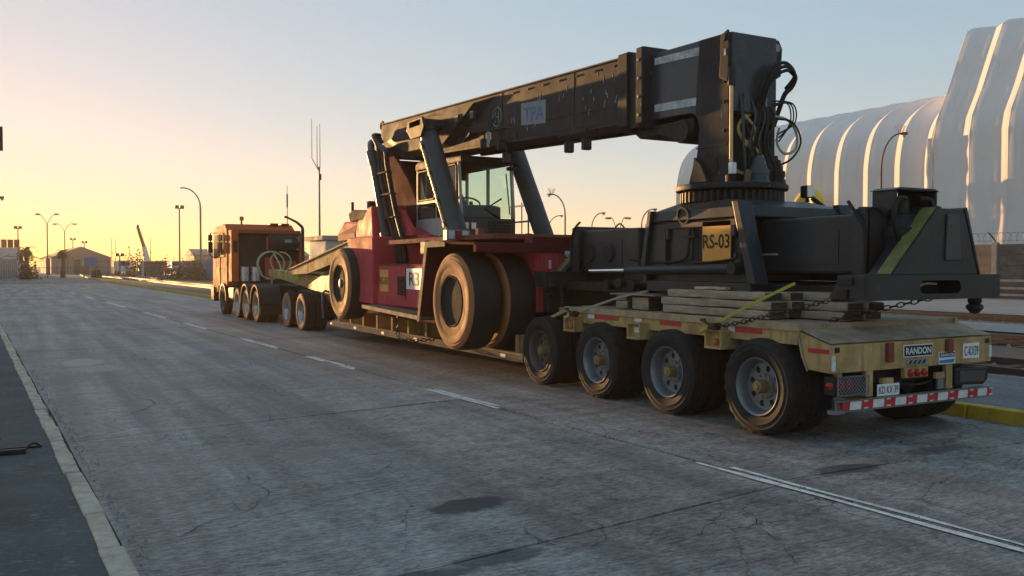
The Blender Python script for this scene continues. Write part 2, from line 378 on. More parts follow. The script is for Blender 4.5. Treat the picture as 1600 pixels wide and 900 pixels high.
def text(s, mat, parent, c, xd, yd, w_, h_, name='lettering', depth=.004, bold=.0, shear=0):
    cu = bpy.data.curves.new('t', 'FONT'); cu.body = s; cu.resolution_u = 3; cu.offset = bold; cu.shear = shear
    ob = bpy.data.objects.new('t', cu); me = bpy.data.meshes.new_from_object(ob)
    bpy.data.objects.remove(ob); vs = [v.co.copy() for v in me.vertices]
    x0, x1 = min(v.x for v in vs), max(v.x for v in vs); y0, y1 = min(v.y for v in vs), max(v.y for v in vs)
    xd, yd, c = Vector(xd), Vector(yd), Vector(c); n = xd.cross(yd); off = Vector(parent.get('_o', (0, 0, 0)))
    for v in me.vertices:
        v.co = c-off+xd*((v.co.x-(x0+x1)/2)/(x1-x0)*w_)+yd*((v.co.y-(y0+y1)/2)/(y1-y0)*h_)+n*depth
    bm = bmesh.new(); bm.from_mesh(me)
    bmesh.ops.recalc_face_normals(bm, faces=bm.faces)
    bm.to_mesh(me); bm.free()
    me.materials.clear(); me.materials.append(MATS[mat]); me.name = name
    o = link(name, me, parent); o['_o'] = tuple(off); return o
def spline(pts, n=6):
    pts = [Vector(p) for p in pts]; out = []
    for i in range(len(pts)-1):
        p0, p1, p2, p3 = pts[max(i-1, 0)], pts[i], pts[i+1], pts[min(i+2, len(pts)-1)]
        for k in range(n):
            t = k/n; out.append(.5*((2*p1)+(p2-p0)*t+(2*p0-5*p1+4*p2-p3)*t*t+(3*p1-p0-3*p2+p3)*t**3))
    return out+[pts[-1]]
LEFT = ((0, -1, 0), (0, 0, 1)); REAR = ((1, 0, 0), (0, 0, 1))

# ------------------------------------------------------------------ ground, road, kerbs
RA = .044                                     # the road runs a little left of +Y
def rd(u, v): return (u-RA*v, v+RA*u)          # road coordinates (across, along) to world
def rot_bm(pts, z): return [(*rd(u, v), z) for u, v in pts]
struct(M().poly([(-400, -60, -.06), (900, -60, -.06), (900, 1500, -.06), (-400, 1500, -.06)]).build('ground', 'yard_dirt'))
def kerbx(y): return 9.62-.019*y               # face of the yellow kerb
road = struct(M().poly([(*rd(.7, -14), -.03), (14, -14, -.03), (kerbx(110)+3, 110, -.03), (*rd(.7, 110), -.03)]).build('road', 'dirt_brown'))
def jog(a, b, n, amp):
    a, b = Vector(a), Vector(b); d = (b-a); nn = Vector((-d.y, d.x)).normalized(); out = []
    for i in range(n): 
        out.append(a+d*i/n+(nn*random.uniform(-amp, amp) if i else Vector((0, 0))))
    return out
def slab(x00, x10, y0, y1, y0b, y1b, dead, mat='road_concrete', name='slab', parent=road):
    # corners: (x,y) world: near-left, near-right, far-right, far-left
    c = [Vector(p) for p in (x00, x10, y0, y1)]
    pts = jog(c[0], c[1], 7, .012)+jog(c[1], c[2], 7, .010)+jog(c[2], c[3], 7, .012)+jog(c[3], c[0], 7, .010)
    cen = sum(c, Vector((0, 0)))/4; tx, ty = random.uniform(-.0008, .0008), random.uniform(-.0008, .0008); dz = random.uniform(-.004, .002)
    m = M(); top = m.v([(p.x, p.y, dz+(p.x-cen.x)*tx+(p.y-cen.y)*ty) for p in pts])
    inn = Vector((0, 0)); bot = m.v([(p.x, p.y, -.05) for p in pts]); m.f(top)
    for i in range(len(pts)): m.f([top[i], bot[i], bot[(i+1) % len(pts)], top[(i+1) % len(pts)]])
    return m.build(name, mat, parent)
UL, UC = .80, 5.55
def W(u, v): return Vector(rd(u, v))
vj = [-6.0+5.36*k for k in range(20)]
for a, b in zip(vj, vj[1:]):
    g = .009
    def jl(v, u): return v+.106*(u-3.2)
    slab(W(UL+.01, jl(a, UL)+g), W(UC-.022, jl(a, UC)+g), W(UC-.022, jl(b, UC)-g), W(UL+.01, jl(b, UL)-g), 0, 0, 0)
    # right lane joints run square to the kerb
    a2, b2 = a+.35, b+.35
    slab(W(UC+.022, a2+g), Vector((kerbx(a2)-.005, a2+.25+g)), Vector((kerbx(b2)-.005, b2+.25-g)), W(UC+.022, b2-g), 0, 0, 0)
far = struct(M().poly([(*rd(UL-.2, 94), .0), (kerbx(94), 96, .0), (9.5, 150, .0), (14, 226, .0), (1, 226, .0), (-3.6, 150, .0)]).build('road', 'road_far'))
# painted dashes beside the centre joint
def dash(v0, v1, du, wd, ph):
    n = max(3, int((v1-v0)/.35)); m = M(); L, Rr = [], []
    for i in range(n+1):
        v = v0+(v1-v0)*i/n; e = random.uniform(-.018, .012); e2 = random.uniform(-.012, .018)
        L.append((*rd(UC+du-wd/2+e, v), .005)); Rr.append((*rd(UC+du+wd/2+e2, v), .005))
    A, B = m.v(L), m.v(Rr)
    for i in range(n): m.f([A[i], B[i], B[i+1], A[i+1]])
    o = m.build('lane_dash', 'lane_paint', road); return o
for v0, v1 in ((1.8, 5.9), (9.4, 11.4), (14.2, 16.7), (18.6, 21.6), (25.2, 28.2), (31, 35.5), (40, 46), (51, 55), (60, 64)):
    if v1 < 6: dash(v0, v1, -.06, .055, 0); dash(v0+.2, v1-.3, .06, .045, 0)
    else: dash(v0, v1, -.04, .065, 0); dash(v0+.15, v1-.1, .038, .06, 0)
m = M()                                        # loose gravel lying in the centre joint and along the left kerb
for i in range(900):
    if i < 620: v = random.uniform(1.5, 34); u = UC+random.gauss(0, .018)
    else: v = random.uniform(4.5, 17); u = UL+.04+abs(random.gauss(0, .05))
    x, y = rd(u, v); s = random.uniform(.004, .013)
    p = [(x+random.uniform(-s, s), y+random.uniform(-s, s), -.002), (x+s, y, 0), (x-s, y+s, 0), (x, y-s, 0), (x+random.uniform(-s, s)*.5, y, s*1.1+.003)]
    v_ = m.v(p[1:]); m.f([v_[0], v_[1], v_[3]]); m.f([v_[1], v_[2], v_[3]]); m.f([v_[2], v_[0], v_[3]])
m.build('loose_gravel', 'gravel', road, kind='stuff')
m = M()                                        # the deeper cracks, walked across the slabs
def crack(x, y, a, n, step, wd):
    L, Rr = [], []
    for i in range(n):
        a += random.uniform(-.55, .55); x += math.cos(a)*step; y += math.sin(a)*step
        ww = wd*.62*random.uniform(.25, 1.3)*(1 if i not in (0, n-1) else .1); nx, ny = -math.sin(a)*ww, math.cos(a)*ww
        L.append((x+nx, y+ny, .004)); Rr.append((x-nx, y-ny, .004))
        if random.random() < .10 and n > 8: crack(x, y, a+random.choice((-1, 1))*random.uniform(.6, 1.2), n//3, step, wd*.6)
    A, B = m.v(L), m.v(Rr)
    for i in range(len(L)-1): m.f([A[i], B[i], B[i+1], A[i+1]])
for c in ((1.62, 7.7, -1.9, 34, .09, .006), (4.35, 7.6, -.75, 26, .08, .005), (2.6, 6.5, -.8, 14, .07, .004), (3.3, 5.5, -.7, 16, .07, .005), (5.0, 5.2, -1.7, 26, .07, .006),
          (4.6, 4.9, -2.2, 20, .07, .005), (3.1, 5.3, -1.9, 14, .06, .005), (2.1, 6.2, -1.2, 16, .06, .004), (1.3, 13, -1.2, 20, .12, .008), (2.6, 13.6, -.9, 20, .13, .008),
          (1.9, 18.5, -1.2, 20, .14, .009), (3.4, 17.2, -1.0, 20, .13, .008), (1.45, 10, -.9, 18, .09, .006), (3.1, 9.4, -1.4, 18, .09, .005), (6.4, 5.2, .1, 14, .1, .005), (3.4, 4.4, -.3, 20, .08, .005)):
    crack(*c)
m.build('crack', 'crack_dark', road, kind='stuff')
# left asphalt pavement and its kerb
struct(M().poly([(*rd(.66, -14), .012), (*rd(.66, 62), .012), (-16, 62, .012), (-16, -14, .012)]).build('pavement', 'asphalt'))
struct(M().poly([(*rd(.66, 62), .0), (-4.5, 130, .0), (-40, 130, .0), (-40, 62, .0)]).build('pavement', 'dirt_brown'))
kl = thing('pale_kerb', (*rd(.73, 12), 0), 'long pale worn kerb of short stones along the left edge of the road', 'kerb')
v = -3.0
while v < 60:
    L = random.uniform(.55, .95) if v < 30 else 3.0
    e = [random.uniform(-.012, .012) for _ in range(8)]; h = .03+random.uniform(-.01, .006)
    def q(i, u, vv, z): return (*rd(u+e[i], vv+e[(i+3) % 8]*.5), z)
    M().hexa([q(0, UL-.15, v+.006, -.05), q(1, UL, v+.006, -.05), q(2, UL, v+L-.006, -.05), q(3, UL-.15, v+L-.006, -.05),
              q(0, UL-.145, v+.006, h), q(1, UL-.02, v+.006, h), q(2, UL-.02, v+L-.006, h), q(3, UL-.145, v+L-.006, h)]).build('kerb_stone', 'kerb_paint', kl, bevel=.012)
    v += L
# right yellow kerb
kr = thing('yellow_kerb', (kerbx(20)+.1, 20, 0), 'yellow painted kerb between the road and the railway yard', 'kerb')
y = -4.0
while y < 92:
    L = 1.5 if y < 40 else 4.0
    h = .15+random.uniform(-.01, .01); a, b = kerbx(y), kerbx(y+L)
    d = random.uniform(-.01, .01)
    M().hexa([(a+d, y+.008, -.05), (a+.22, y+.008, -.05), (b+.22, y+L-.008, -.05), (b+d, y+L-.008, -.05),
              (a+.03+d, y+.008, h), (a+.22, y+.008, h), (b+.22, y+L-.008, h), (b+.03+d, y+L-.008, h)]).build('kerb_stone', 'yellow_kerb', kr, bevel=.012)
    y += L
pts = [(kerbx(92), 92), (7.9, 105), (7.6, 125), (8.2, 150), (9.6, 190)]
m = M()
for (x0, y0), (x1, y1) in zip(pts, pts[1:]):
    m.hexa([(x0, y0, -.05), (x0+.3, y0, -.05), (x1+.3, y1-.02, -.05), (x1, y1-.02, -.05), (x0, y0, .16), (x0+.3, y0, .16), (x1+.3, y1-.02, .16), (x1, y1-.02, .16)])
m.build('kerb_run', 'yellow_kerb', kr)
# pavement beyond the yellow kerb: square slabs
pv = struct(M().poly([(kerbx(-10)+.22, -10, .08), (13.2, -10, .08), (12.4, 46, .08), (kerbx(46)+.22, 46, .08)]).build('pavement', 'dirt_brown'))
for k in range(16):
    y0 = -8+3.2*k; y1 = y0+3.18
    slab(Vector((kerbx(y0)+.235, y0)), Vector((12.9-.019*y0, y0)), Vector((12.9-.019*y1, y1)), Vector((kerbx(y1)+.235, y1)), 0, 0, 0, 'pavement_slab', 'slab', pv).location.z = .13

# ------------------------------------------------------------------ railway yard
def strip(name, x0, x1, y0, y1, z, mat, dx=-.019):
    return struct(M().poly([(x0+dx*y0, y0, z), (x1+dx*y0, y0, z), (x1+dx*y1, y1, z), (x0+dx*y1, y1, z)]).build(name, mat))
strip('concrete_apron', 23.2, 26.4, -20, 60, -.02, 'pale_concrete')
strip('concrete_apron', 31.4, 45.6, -20, 75, -.02, 'pale_concrete')
for i, (xa, xb, lab) in enumerate(((14.35, 15.9, 'nearest rusty railway track beyond the yellow kerb'), (19.7, 21.2, 'second rusty railway track out from the yellow kerb'),
                                (28.0, 29.4, 'third railway track between the two pale concrete strips'))):
    t = thing('railway_track', (xa, 20, 0), lab, 'railway track', 'railway tracks in the yard')
    for x in (xa, xb):
        m = M(); n = 22
        for k in range(n):
            y0 = -12+k*9; y1 = y0+9-.015
            m.prism([(x-.019*y0-.035, -.06), (x-.019*y0-.035, .07), (x-.019*y0+.035, .07), (x-.019*y0+.035, -.06)], 'Y', y0, y1) if False else m.hexa(
                [(x-.019*y0-.035, y0, -.06), (x-.019*y0+.035, y0, -.06), (x-.019*y1+.035, y1, -.06), (x-.019*y1-.035, y1, -.06),
                 (x-.019*y0-.035, y0, .07), (x-.019*y0+.035, y0, .07), (x-.019*y1+.035, y1, .07), (x-.019*y1-.035, y1, .07)])
        m.build('rail', 'rail_steel', t)
    for k in range(100):
        y0 = -4+k*.75
        if i < 2:
            xo = -.019*y0
            M().box(xa+xo-.35, xb+xo+.35, y0, y0+.24, -.08, -.028+random.uniform(-.01, .01)).build('sleeper', 'sleeper_wood', t)
m = M()
for i in range(1500):                          # ballast stones and litter between the rails
    y = random.uniform(2, 45); x = random.choice((random.uniform(13, 22.8), random.uniform(26.6, 31)))-.019*y; s = random.uniform(.02, .07)
    v_ = m.v([(x+s, y, -.055), (x-s*.6, y+s, -.055), (x-s*.5, y-s*.8, -.055), (x+random.uniform(-s, s)*.4, y, s*.7-.05)])
    m.f([v_[0], v_[1], v_[3]]); m.f([v_[1], v_[2], v_[3]]); m.f([v_[2], v_[0], v_[3]])
m.build('ballast', 'gravel', kind='stuff')
# curved crossing rails far up the yard
t = thing('curved_rail', (14, 118, 0), 'pale curved rail ends in the far yard before the gate', 'rail')
for x0 in (11.6, 14.6):
    m = M(); m.tube([Vector((x0+.4*math.sin(a*1.2)*3-a*.9, 140-26*a+8*math.sin(a*2), .1)) for a in [k*.12 for k in range(10)]], .12, 6); m.build('rail', 'kerb_paint', t)

# ------------------------------------------------------------------ perimeter wall with wire and guard rail
XW = 46.6
wall = thing('perimeter_wall', (XW, 40, 0), 'stained brown concrete panel wall with posts below the white tents', 'wall')
ys = [6.4+3.4*k for k in range(25)]
for k, y in enumerate(ys):
    xo = -.019*(y-30)
    M().box(XW+xo-.16, XW+xo+.12, y-.14, y+.14, 0, 3.0).build('wall_post', 'wall_post', wall)
    M().tube([(XW+xo, y, 2.95), (XW+xo-.05, y+.05, 3.15), (XW+xo-.4, y+.18, 3.55)], .045, 5).build('wire_arm', 'pole_steel', wall)
    if k < len(ys)-1:
        M().box(XW+xo+.075, XW+xo+.10, y+.13, y+3.27, 0, 2.88).build('wall_core', 'wall_concrete', wall)
        for j in range(5):
            M().box(XW+xo-.05+random.uniform(-.012, .012), XW+xo+.07, y+.15, y+3.25, .58*j+.008, .58*j+.575).build('wall_panel', 'wall_concrete', wall)
wire = thing('razor_wire', (XW, 40, 3), 'coil of razor wire running along the top of the brown wall', 'wire')
m = M(); pts = []
for k in range(1500):
    a = k*.55; y = 6+k*.032; pts.append(Vector((XW-.019*(y-30)-.12+.24*math.cos(a), y, 3.28+.24*math.sin(a))))
m.tube(pts, .011, 3)
for z in (3.06, 3.5): m.tube([(XW+.4, 6, z), (XW-.9, 74, z)], .012, 3)
m.build('coil', 'grey_steel', wire)
gr = thing('guard_rail', (45.4, 30, 0), 'low blue grey steel guard rail in front of the brown wall', 'guard rail')
for z in (.95, .55, .2): M().box(45.35, 45.42, 5, 60, z-.06, z+.06).build('rail', 'guard_rail', gr)
for k in range(19): M().box(45.28, 45.36, 6+3*k, 6.12+3*k, 0, 1.15).build('post', 'guard_rail' if k % 3 else 'white_paint', gr)

# ------------------------------------------------------------------ white tent warehouses
def tent(root, prof, ribs, sag, top_mat='tent_fabric', far_end=True, rib_r=.055):
    # prof: (x, z) half section from the near foot to the ridge; mirrored beyond
    ridge = prof[-1][0]; full = [Vector(p) for p in prof]+[Vector((2*ridge-p[0], p[1])) for p in prof[-2::-1]]
    n = len(full); nor = []
    for i in range(n):
        d = (full[min(i+1, n-1)]-full[max(i-1, 0)]).normalized(); nor.append(Vector((d.y, -d.x)))
    for y0, y1 in zip(ribs, ribs[1:]):
        m = M(); N = 12; rows = []
        for k in range(N+1):
            t = k/N; y = y0+(y1-y0)*t; s = sag*(.5-.5*math.cos(math.pi*t/.74) if t < .74 else .5+.5*math.cos(math.pi*(t-.74)/.26))
            rows.append(m.v([(p.x+nn.x*s*(0 if i in (0, n-1) else 1), y, p.y+nn.y*s*(0 if i in (0, n-1) else 1)) for i, (p, nn) in enumerate(zip(full, nor))]))
        for a, b in zip(rows, rows[1:]):
            for i in range(n-1): m.f([a[i], a[i+1], b[i+1], b[i]])
        m.build('fabric_panel', 'tent_fabric', root, smooth=50)
    for y in ribs:
        M().tube([(p.x, y, p.y) for p in full], rib_r, 6).build('rib', 'tent_fabric', root, smooth=50)
    for y in (ribs[0], ribs[-1]):
        m = M(); c = m.v([(p.x, y+(.05 if y == ribs[0] else -.05), p.y) for p in full]); m.f(c); m.build('end_wall', 'tent_fabric', root)
def dense(p, n=3):
    v = spline([(a, 0, b) for a, b in p], n); return [(q.x, q.z) for q in v]
low = [(60, 0), (60, 4.5), (60, 8.2), (60.05, 9.9), (60.45, 11.75), (61.2, 13.1), (62.5, 14.2), (64.4, 15.1), (68, 16.0), (73, 16.3)]
t = thing('low_tent_warehouse', (60, 58, 0), 'lower white arched tent warehouse, behind the machine, with curved ribs', 'warehouse')
tent(t, dense(low), [73.9, 70.7, 67.6, 64.6, 61.6, 58.7, 55.75, 52.75, 49.8, 46.82, 44.3], .24, rib_r=.03)
tall = [(60, 0), (60, 5), (60, 11.2), (60.3, 12.6), (61.4, 14.6), (62.5, 17.0), (63.75, 19.6), (64.4, 19.95), (69, 20.05), (74, 20.1)]
t = thing('tall_tent_warehouse', (60, 36, 0), 'taller white tent warehouse with slanted roof cut by the right picture edge', 'warehouse')
tent(t, tall, [43.86, 41.0, 38.1, 35.2, 32.3, 29.4, 26.5, 23.6], .24, rib_r=.03)
m = M(); random.seed(3)
for k in range(4):
    m.tube(spline([(59.93-.05*k+random.uniform(-.05, .05), 44.0+.07*k+random.uniform(-.06, .06), z*1.25) for z in range(0, 10)], 3), [random.uniform(.04, .11) for _ in range(28)], 5)
m.build('gathered_edge', 'tent_fabric', t, smooth=60)
d = thing('ventilation_duct', (57.8, 55.4, 0), 'yellow bent ventilation duct standing against the lower tent', 'duct')
pts = [(57.8, 55.2, z) for z in (0, 3, 6.2)]+[(57.8+.9*math.sin(a)*.4, 55.2-1.1*(1-math.cos(a)), 6.2+1.5*math.sin(a)) for a in [k*math.pi/10 for k in range(1, 11)]]
M().tube(pts, .55, 14).build('duct_pipe', 'yellow_duct', d, smooth=50)
M().torus((pts[-1][0], pts[-1][1], pts[-1][2]), (0, 0, 1), .57, .05, 16, 5).build('flange', 'yellow_duct', d)

# ------------------------------------------------------------------ wheels
def ring_profile_tyre(R_, ri, wd, big=False):
    h = wd/2
    if big: return [(-h*.92, ri), (-h, ri+.02), (-h*1.0, ri+.05), (-h*1.05, ri+(R_-ri)*.35), (-h*1.035, ri+(R_-ri)*.40), (-h*1.07, ri+(R_-ri)*.45), (-h*1.06, ri+(R_-ri)*.70),
                    (-h*1.03, ri+(R_-ri)*.72), (-h*1.03, ri+(R_-ri)*.80), (-h*.97, R_-.055), (-h*.86, R_-.018), (-h*.6, R_-.004), (-h*.3, R_), (0, R_),
                    (h*.3, R_), (h*.6, R_-.004), (h*.86, R_-.018), (h*.97, R_-.055), (h*1.06, ri+(R_-ri)*.6), (h, ri+.05), (h*.92, ri)]
    return [(-h*.80, ri), (-h*.90, ri+.012), (-h*1.0, ri+.06), (-h*1.03, ri+.085), (-h*1.055, ri+.09), (-h*1.055, ri+.10), (-h*1.035, ri+.105), (-h*1.03, ri+.135), (-h*1.05, ri+.139), (-h*1.05, ri+.146), (-h*1.02, ri+.15), (-h*.99, R_-.035), (-h*.93, R_-.018), (-h*.90, R_-.004), (-h*.52, R_), (-h*.50, R_-.014), (-h*.44, R_-.014), (-h*.42, R_),
            (-h*.04, R_), (-h*.03, R_-.014), (h*.03, R_-.014), (h*.04, R_), (h*.42, R_), (h*.44, R_-.014), (h*.50, R_-.014), (h*.52, R_), (h*.90, R_-.004), (h*.93, R_-.018), (h*.99, R_-.045), (h*1.03, ri+.10), (h, ri+.06), (h*.8, ri)]
def truck_tyre(mat, lug=.017, n=96):
    h = .14
    def mod(i, k): return (-lug if (k // 2) % 2 else 0) if i in (12, 13, 14, 25, 26, 27) else 0
    return M().lathe(ring_profile_tyre(.5, .297, .28), n, closed=True, mod=mod).mesh('tyre', mat, smooth=35)
def truck_rim(mat, deep=-.015):
    m = M(); m.lathe([(-.118, .297), (-.132, .303), (-.138, .298), (-.130, .286), (-.112, .276), (-.085, .264), (-.05, .255), (deep, .245), (deep+.002, .236)], 48)
    # drop the caps the lathe put on
    bm = m.bm; bmesh.ops.delete(bm, geom=[f for f in bm.faces if len(f.verts) > 4], context='FACES')
    holed_disc(m, 8, .135, .236, .034, deep, .05, 6)
    m.lathe([(deep, .136), (deep-.015, .130), (deep-.015, .06)], 32); 
    for f in [f for f in bm.faces if len(f.verts) > 20]: bm.faces.remove(f)
    m.lathe([(.06, .24), (.10, .24)], 32)         # back closing the dish
    return m.mesh('wheel', mat, smooth=35)
def hub_mesh(mat, x0=.0, x1=-.135, r=.066, nut=True):
    m = M(); m.lathe([(x0, r*1.35), (x0-.02, r*1.35), (x0-.03, r*1.1), (x1+.03, r), (x1+.006, r*.92), (x1, r*.6), (x1, r*.5), (x1-.012, r*.45), (x1-.014, .0005)], 20)
    for k in range(10):
        a = 2*math.pi*(k+.5)/10; m.cyl((x0-.025+.02, .112*math.cos(a), .112*math.sin(a)), (x0-.045, .112*math.cos(a), .112*math.sin(a)), .013, 6)
    return m.mesh('hub', mat, smooth=40)
TY = truck_tyre('rubber'); TY2 = truck_tyre('rubber', .003); TYD = truck_tyre('rubber', .004)
def truck_side():
    h = .14; m = M(); m.lathe([(-h*.90-.004, .312), (-h*1.0-.004, .355), (-h*1.055-.004, .385), (-h*1.055-.004, .40), (-h*1.035-.004, .43), (-h*1.05-.004, .445), (-h*.99-.004, .466), (-h*.94-.004, .478)], 64)
    for f in [f for f in m.bm.faces if len(f.verts) > 20]: m.bm.faces.remove(f)
    return m.mesh('sidewall', 'sunlit_rubber', smooth=35)
TSW = truck_side()
RIM_S = truck_rim('rim_steel'); RIM_D = truck_rim('dusty_rim'); RIM_P = truck_rim('pale_rim'); 
HUB_Y = hub_mesh('hub_yellow'); HUB_D = hub_mesh('dark_steel', .0, -.06, .085)
def wheel(parent, x, y, z, tyre, rim, hub, side=1, dual=True, spin=0, sc=1, dx=.33):
    o = Vector(parent['_o']); wh = link('wheel', rim, parent, Vector((x, y, z))-o)
    wh.rotation_euler = (spin*side, 0, 0 if side > 0 else math.pi); wh.scale = (sc, sc, sc)
    wh['_o'] = (0, 0, 0)
    link('tyre', tyre, wh); link('hub', hub, wh)
    if tyre is TYD: link('sidewall', TSW, wh)  # orange ring paints sunlight on the tractor and dolly tyres
    if dual: link('tyre', tyre, wh, (dx, 0, 0))
    return wh

# ------------------------------------------------------------------ lowbed trailer
TC = 7.95
tr = thing('lowbed_trailer', (TC, 10, 0), 'dusty yellow lowbed trailer on four rear axles carrying the machine', 'trailer')
XL = 6.62; XR = 2*TC-XL
for k, y in enumerate((11.27, 9.80, 8.33, 6.86)):
    wheel(tr, XL+.14, y, .5, TY if k in (1, 3) else TY2, RIM_D if k == 0 else RIM_S, HUB_Y, 1, True, .3+k*.37)
    wheel(tr, XR-.14, y, .5, TY2, RIM_S, HUB_Y, -1, True, k*.5)
    M().cyl((XL+.3, y, .5), (XR-.3, y, .5), .07, 10).build('axle', 'dark_steel', tr, smooth=40)
    M().box(XL+.75, XL+.9, y-.55, y+.55, .62, .74).build('spring', 'dark_steel', tr); M().box(XR-.9, XR-.75, y-.55, y+.55, .62, .74).build('spring', 'dark_steel', tr)
M().box(6.78, 9.12, 6.40, 10.72, 1.10, 1.165).build('deck', 'deck_dust', tr, bevel=.006)
for x0, x1 in ((6.72, 6.777), (9.123, 9.18)):
    M().box(x0, x1, 6.38, 10.75, 1.095, 1.172).build('deck_rim', 'deck_edge', tr, bevel=.006)
    M().box(x0+.02, x1+.04, 6.42, 10.70, .96, 1.094).build('side_rail', 'trailer_paint', tr)
for k, (y0, y1, mt) in enumerate(((10.0, 10.16, 'reflect_white'), (9.45, 10.0, 'reflect_red'), (8.95, 9.1, 'reflect_white'), (8.2, 8.6, 'reflect_red'), (7.3, 7.40, 'reflect_white'), (6.9, 7.3, 'reflect_red'))):
    M().box(6.733, 6.738, y0, y1, 1.035, 1.088).build('reflector_strip', mt, tr)
for x in (7.35, 8.4): M().box(x, x+.16, 6.44, 11.9, .62, 1.095).build('main_beam', 'trailer_paint', tr)
for k, y in enumerate((10.30, 8.82, 7.37)):    # outrigger brackets between the tyres
    for sgn in (1, -1):
        def X(a): return a if sgn > 0 else 2*TC-a
        m = M()
        def bx(x0, x1, *r):
            a, b = sorted((X(x0), X(x1))); m.box(a, b, *r)
        bx(6.60, 7.36, y, y+.27, .84, .862); bx(6.60, 7.36, y, y+.27, 1.028, 1.05); bx(6.64, 7.36, y+.005, y+.03, .862, 1.028); bx(6.64, 7.36, y+.24, y+.265, .862, 1.028); bx(6.67, 6.69, y+.03, y+.24, .862, 1.028)
        bx(6.605, 6.63, y+.0, y+.02, .862, 1.028); bx(6.605, 6.63, y+.25, y+.27, .862, 1.028)
        oz = m.build('outrigger', 'trailer_paint', tr)
        if sgn > 0:
            if k != 1:
                M().lathe([(0, .036), (-.03, .036), (-.045, .026), (-.05, .001)], 14, c=(6.668, y+.14, .915)).build('marker_lamp', 'lamp_amber', oz, smooth=40)
            else: M().box(6.664, 6.669, y+.1, y+.2, .92, .985).build('reflector', 'reflect_white', oz)
# tail box with sloping dusty top
m = M(); m.prism([(6.40, 1.095), (6.36, .86), (6.28, .73), (6.0, .715), (6.0, .985)], 'X', 6.74, 9.2)
m.build('tail_box', 'trailer_paint', tr, bevel=.006)
m = M(); n = 14; rows = []
for j in range(5):
    t = j/4; y = 6.42-.42*t; z = 1.105-.112*t
    rows.append(m.v([(6.74+2.46*i/n, y+(random.uniform(-.012, .006) if j == 4 else 0), z+.006+random.uniform(0, .012)) for i in range(n+1)]))
for a, b in zip(rows, rows[1:]):
    for i in range(n): m.f([a[i], a[i+1], b[i+1], b[i]])
m.build('tail_plate', 'deck_dust', tr, smooth=30)
M().prism([(6.425, 1.11), (6.40, 1.12), (6.335, .86), (6.27, .725), (6.285, .71), (6.355, .85)], 'X', 6.725, 6.739).build('edge_strip', 'deck_dust', tr)
M().box(6.733, 6.739, 6.02, 6.28, .90, .945).build('red_stripe', 'reflect_red', tr)
M().box(6.75, 6.80, 5.992, 5.999, .74, .885).build('reflector_strip', 'reflect_white', tr)
M().box(9.15, 9.195, 5.992, 5.999, .76, .89).build('reflector_strip', 'reflect_white', tr)
for x in (7.50, 8.42):
    M().box(x, x+.085, 5.95, 5.999, .79 if x < 8 else .85, .985).build('rubber_stop', 'dusty_red', tr, bevel=.012)
for x in (6.82, 9.12): M().box(x-.03, x+.03, 5.985, 5.999, .915, .965).build('corner_lug', 'dark_steel', tr, bevel=.008)
p = M().box(7.765, 8.215, 5.990, 5.998, .822, .948).build('name_plate', 'sign_white', tr)
M().box(7.775, 8.205, 5.987, 5.989, .832, .938).build('plate_field', 'sticker_navy', p)
text('RANDON', 'sign_white', p, (7.99, 5.986, .885), *REAR, .385, .068, bold=.02, depth=.002)
p = M().box(7.82, 8.15, 5.990, 5.998, .74, .80).build('worn_badge', 'faded_panel', tr)
m = M()
for k in range(4): m.prism([(7.84+k*.07, .75), (7.87+k*.07, .75), (7.9+k*.07, .79), (7.87+k*.07, .79)], 'Y', 5.986, 5.989)
m.build('badge_mark', 'dark_steel', p)
p = M().box(8.315, 8.575, 5.990, 5.998, .725, .852).build('sticker', 'sign_white', tr)
M().box(8.322, 8.568, 5.987, 5.989, .795, .845).build('sticker_band', 'sticker_navy', p)
text('RANDON', 'sign_white', p, (8.445, 5.986, .82), *REAR, .22, .034, bold=.02, depth=.002)
M().prism([(8.322, .735), (8.55, .735), (8.565, .775), (8.322, .765)], 'Y', 5.987, 5.989).build('sticker_band', 'sticker_blue', p)
p = M().box(8.71, 8.975, 5.990, 5.998, .765, .925).build('fleet_plate', 'sign_white', tr)
text('C-KX39', 'ink', p, (8.843, 5.988, .845), *REAR, .23, .10, depth=.003)
# rear lamps, posts, plate, bumper
M().box(6.86, 6.92, 6.02, 6.08, .5, .72).build('lamp_post', 'trailer_paint', tr)
def lamp_guard(x0, x1, lit):
    g = M().box(x0, x1, 6.0, 6.14, .50, .68).build('lamp_box', 'dark_steel', tr, bevel=.01)
    for k, x in enumerate((x0+.07, x0+.19)):
        M().lathe([(0, .055), (-.012, .055), (-.022, .04), (-.026, .001)], 16, 'Y', (x, 6.0, .60)).build('lamp', 'lamp_red' if lit else 'dark_steel', g, smooth=40)
    m = M(); s = .042
    for i in range(-5, 12):
        for sg in (1, -1):
            xa = x0+i*s; pts = [(xa, .505), (xa+.17*sg, .675)]
            a, b = Vector(pts[0]), Vector(pts[1])
            # clip to the frame
            def clip(p, q_):
                t0, t1 = 0, 1; dx = q_.x-p.x
                for lim, sgn in ((x0, 1), (x1, -1)):
                    da = sgn*(p.x-lim); db = sgn*(q_.x-lim)
                    if da < 0 and db < 0: return None
                    if da < 0: t0 = max(t0, da/(da-db))
                    if db < 0: t1 = min(t1, da/(da-db))
                return (p+(q_-p)*t0, p+(q_-p)*t1) if t0 < t1 else None
            c = clip(a, b)
            if c: m.tube([(c[0].x, 5.965, c[0].y), (c[1].x, 5.965, c[1].y)], .0035, 4)
    m.tube([(x0, 5.965, .5), (x1, 5.965, .5), (x1, 5.965, .68), (x0, 5.965, .68), (x0, 5.965, .5)], .007, 5)
    m.build('mesh_guard', 'grey_steel' if lit else 'dark_steel', g)
lamp_guard(6.80, 7.23, True)
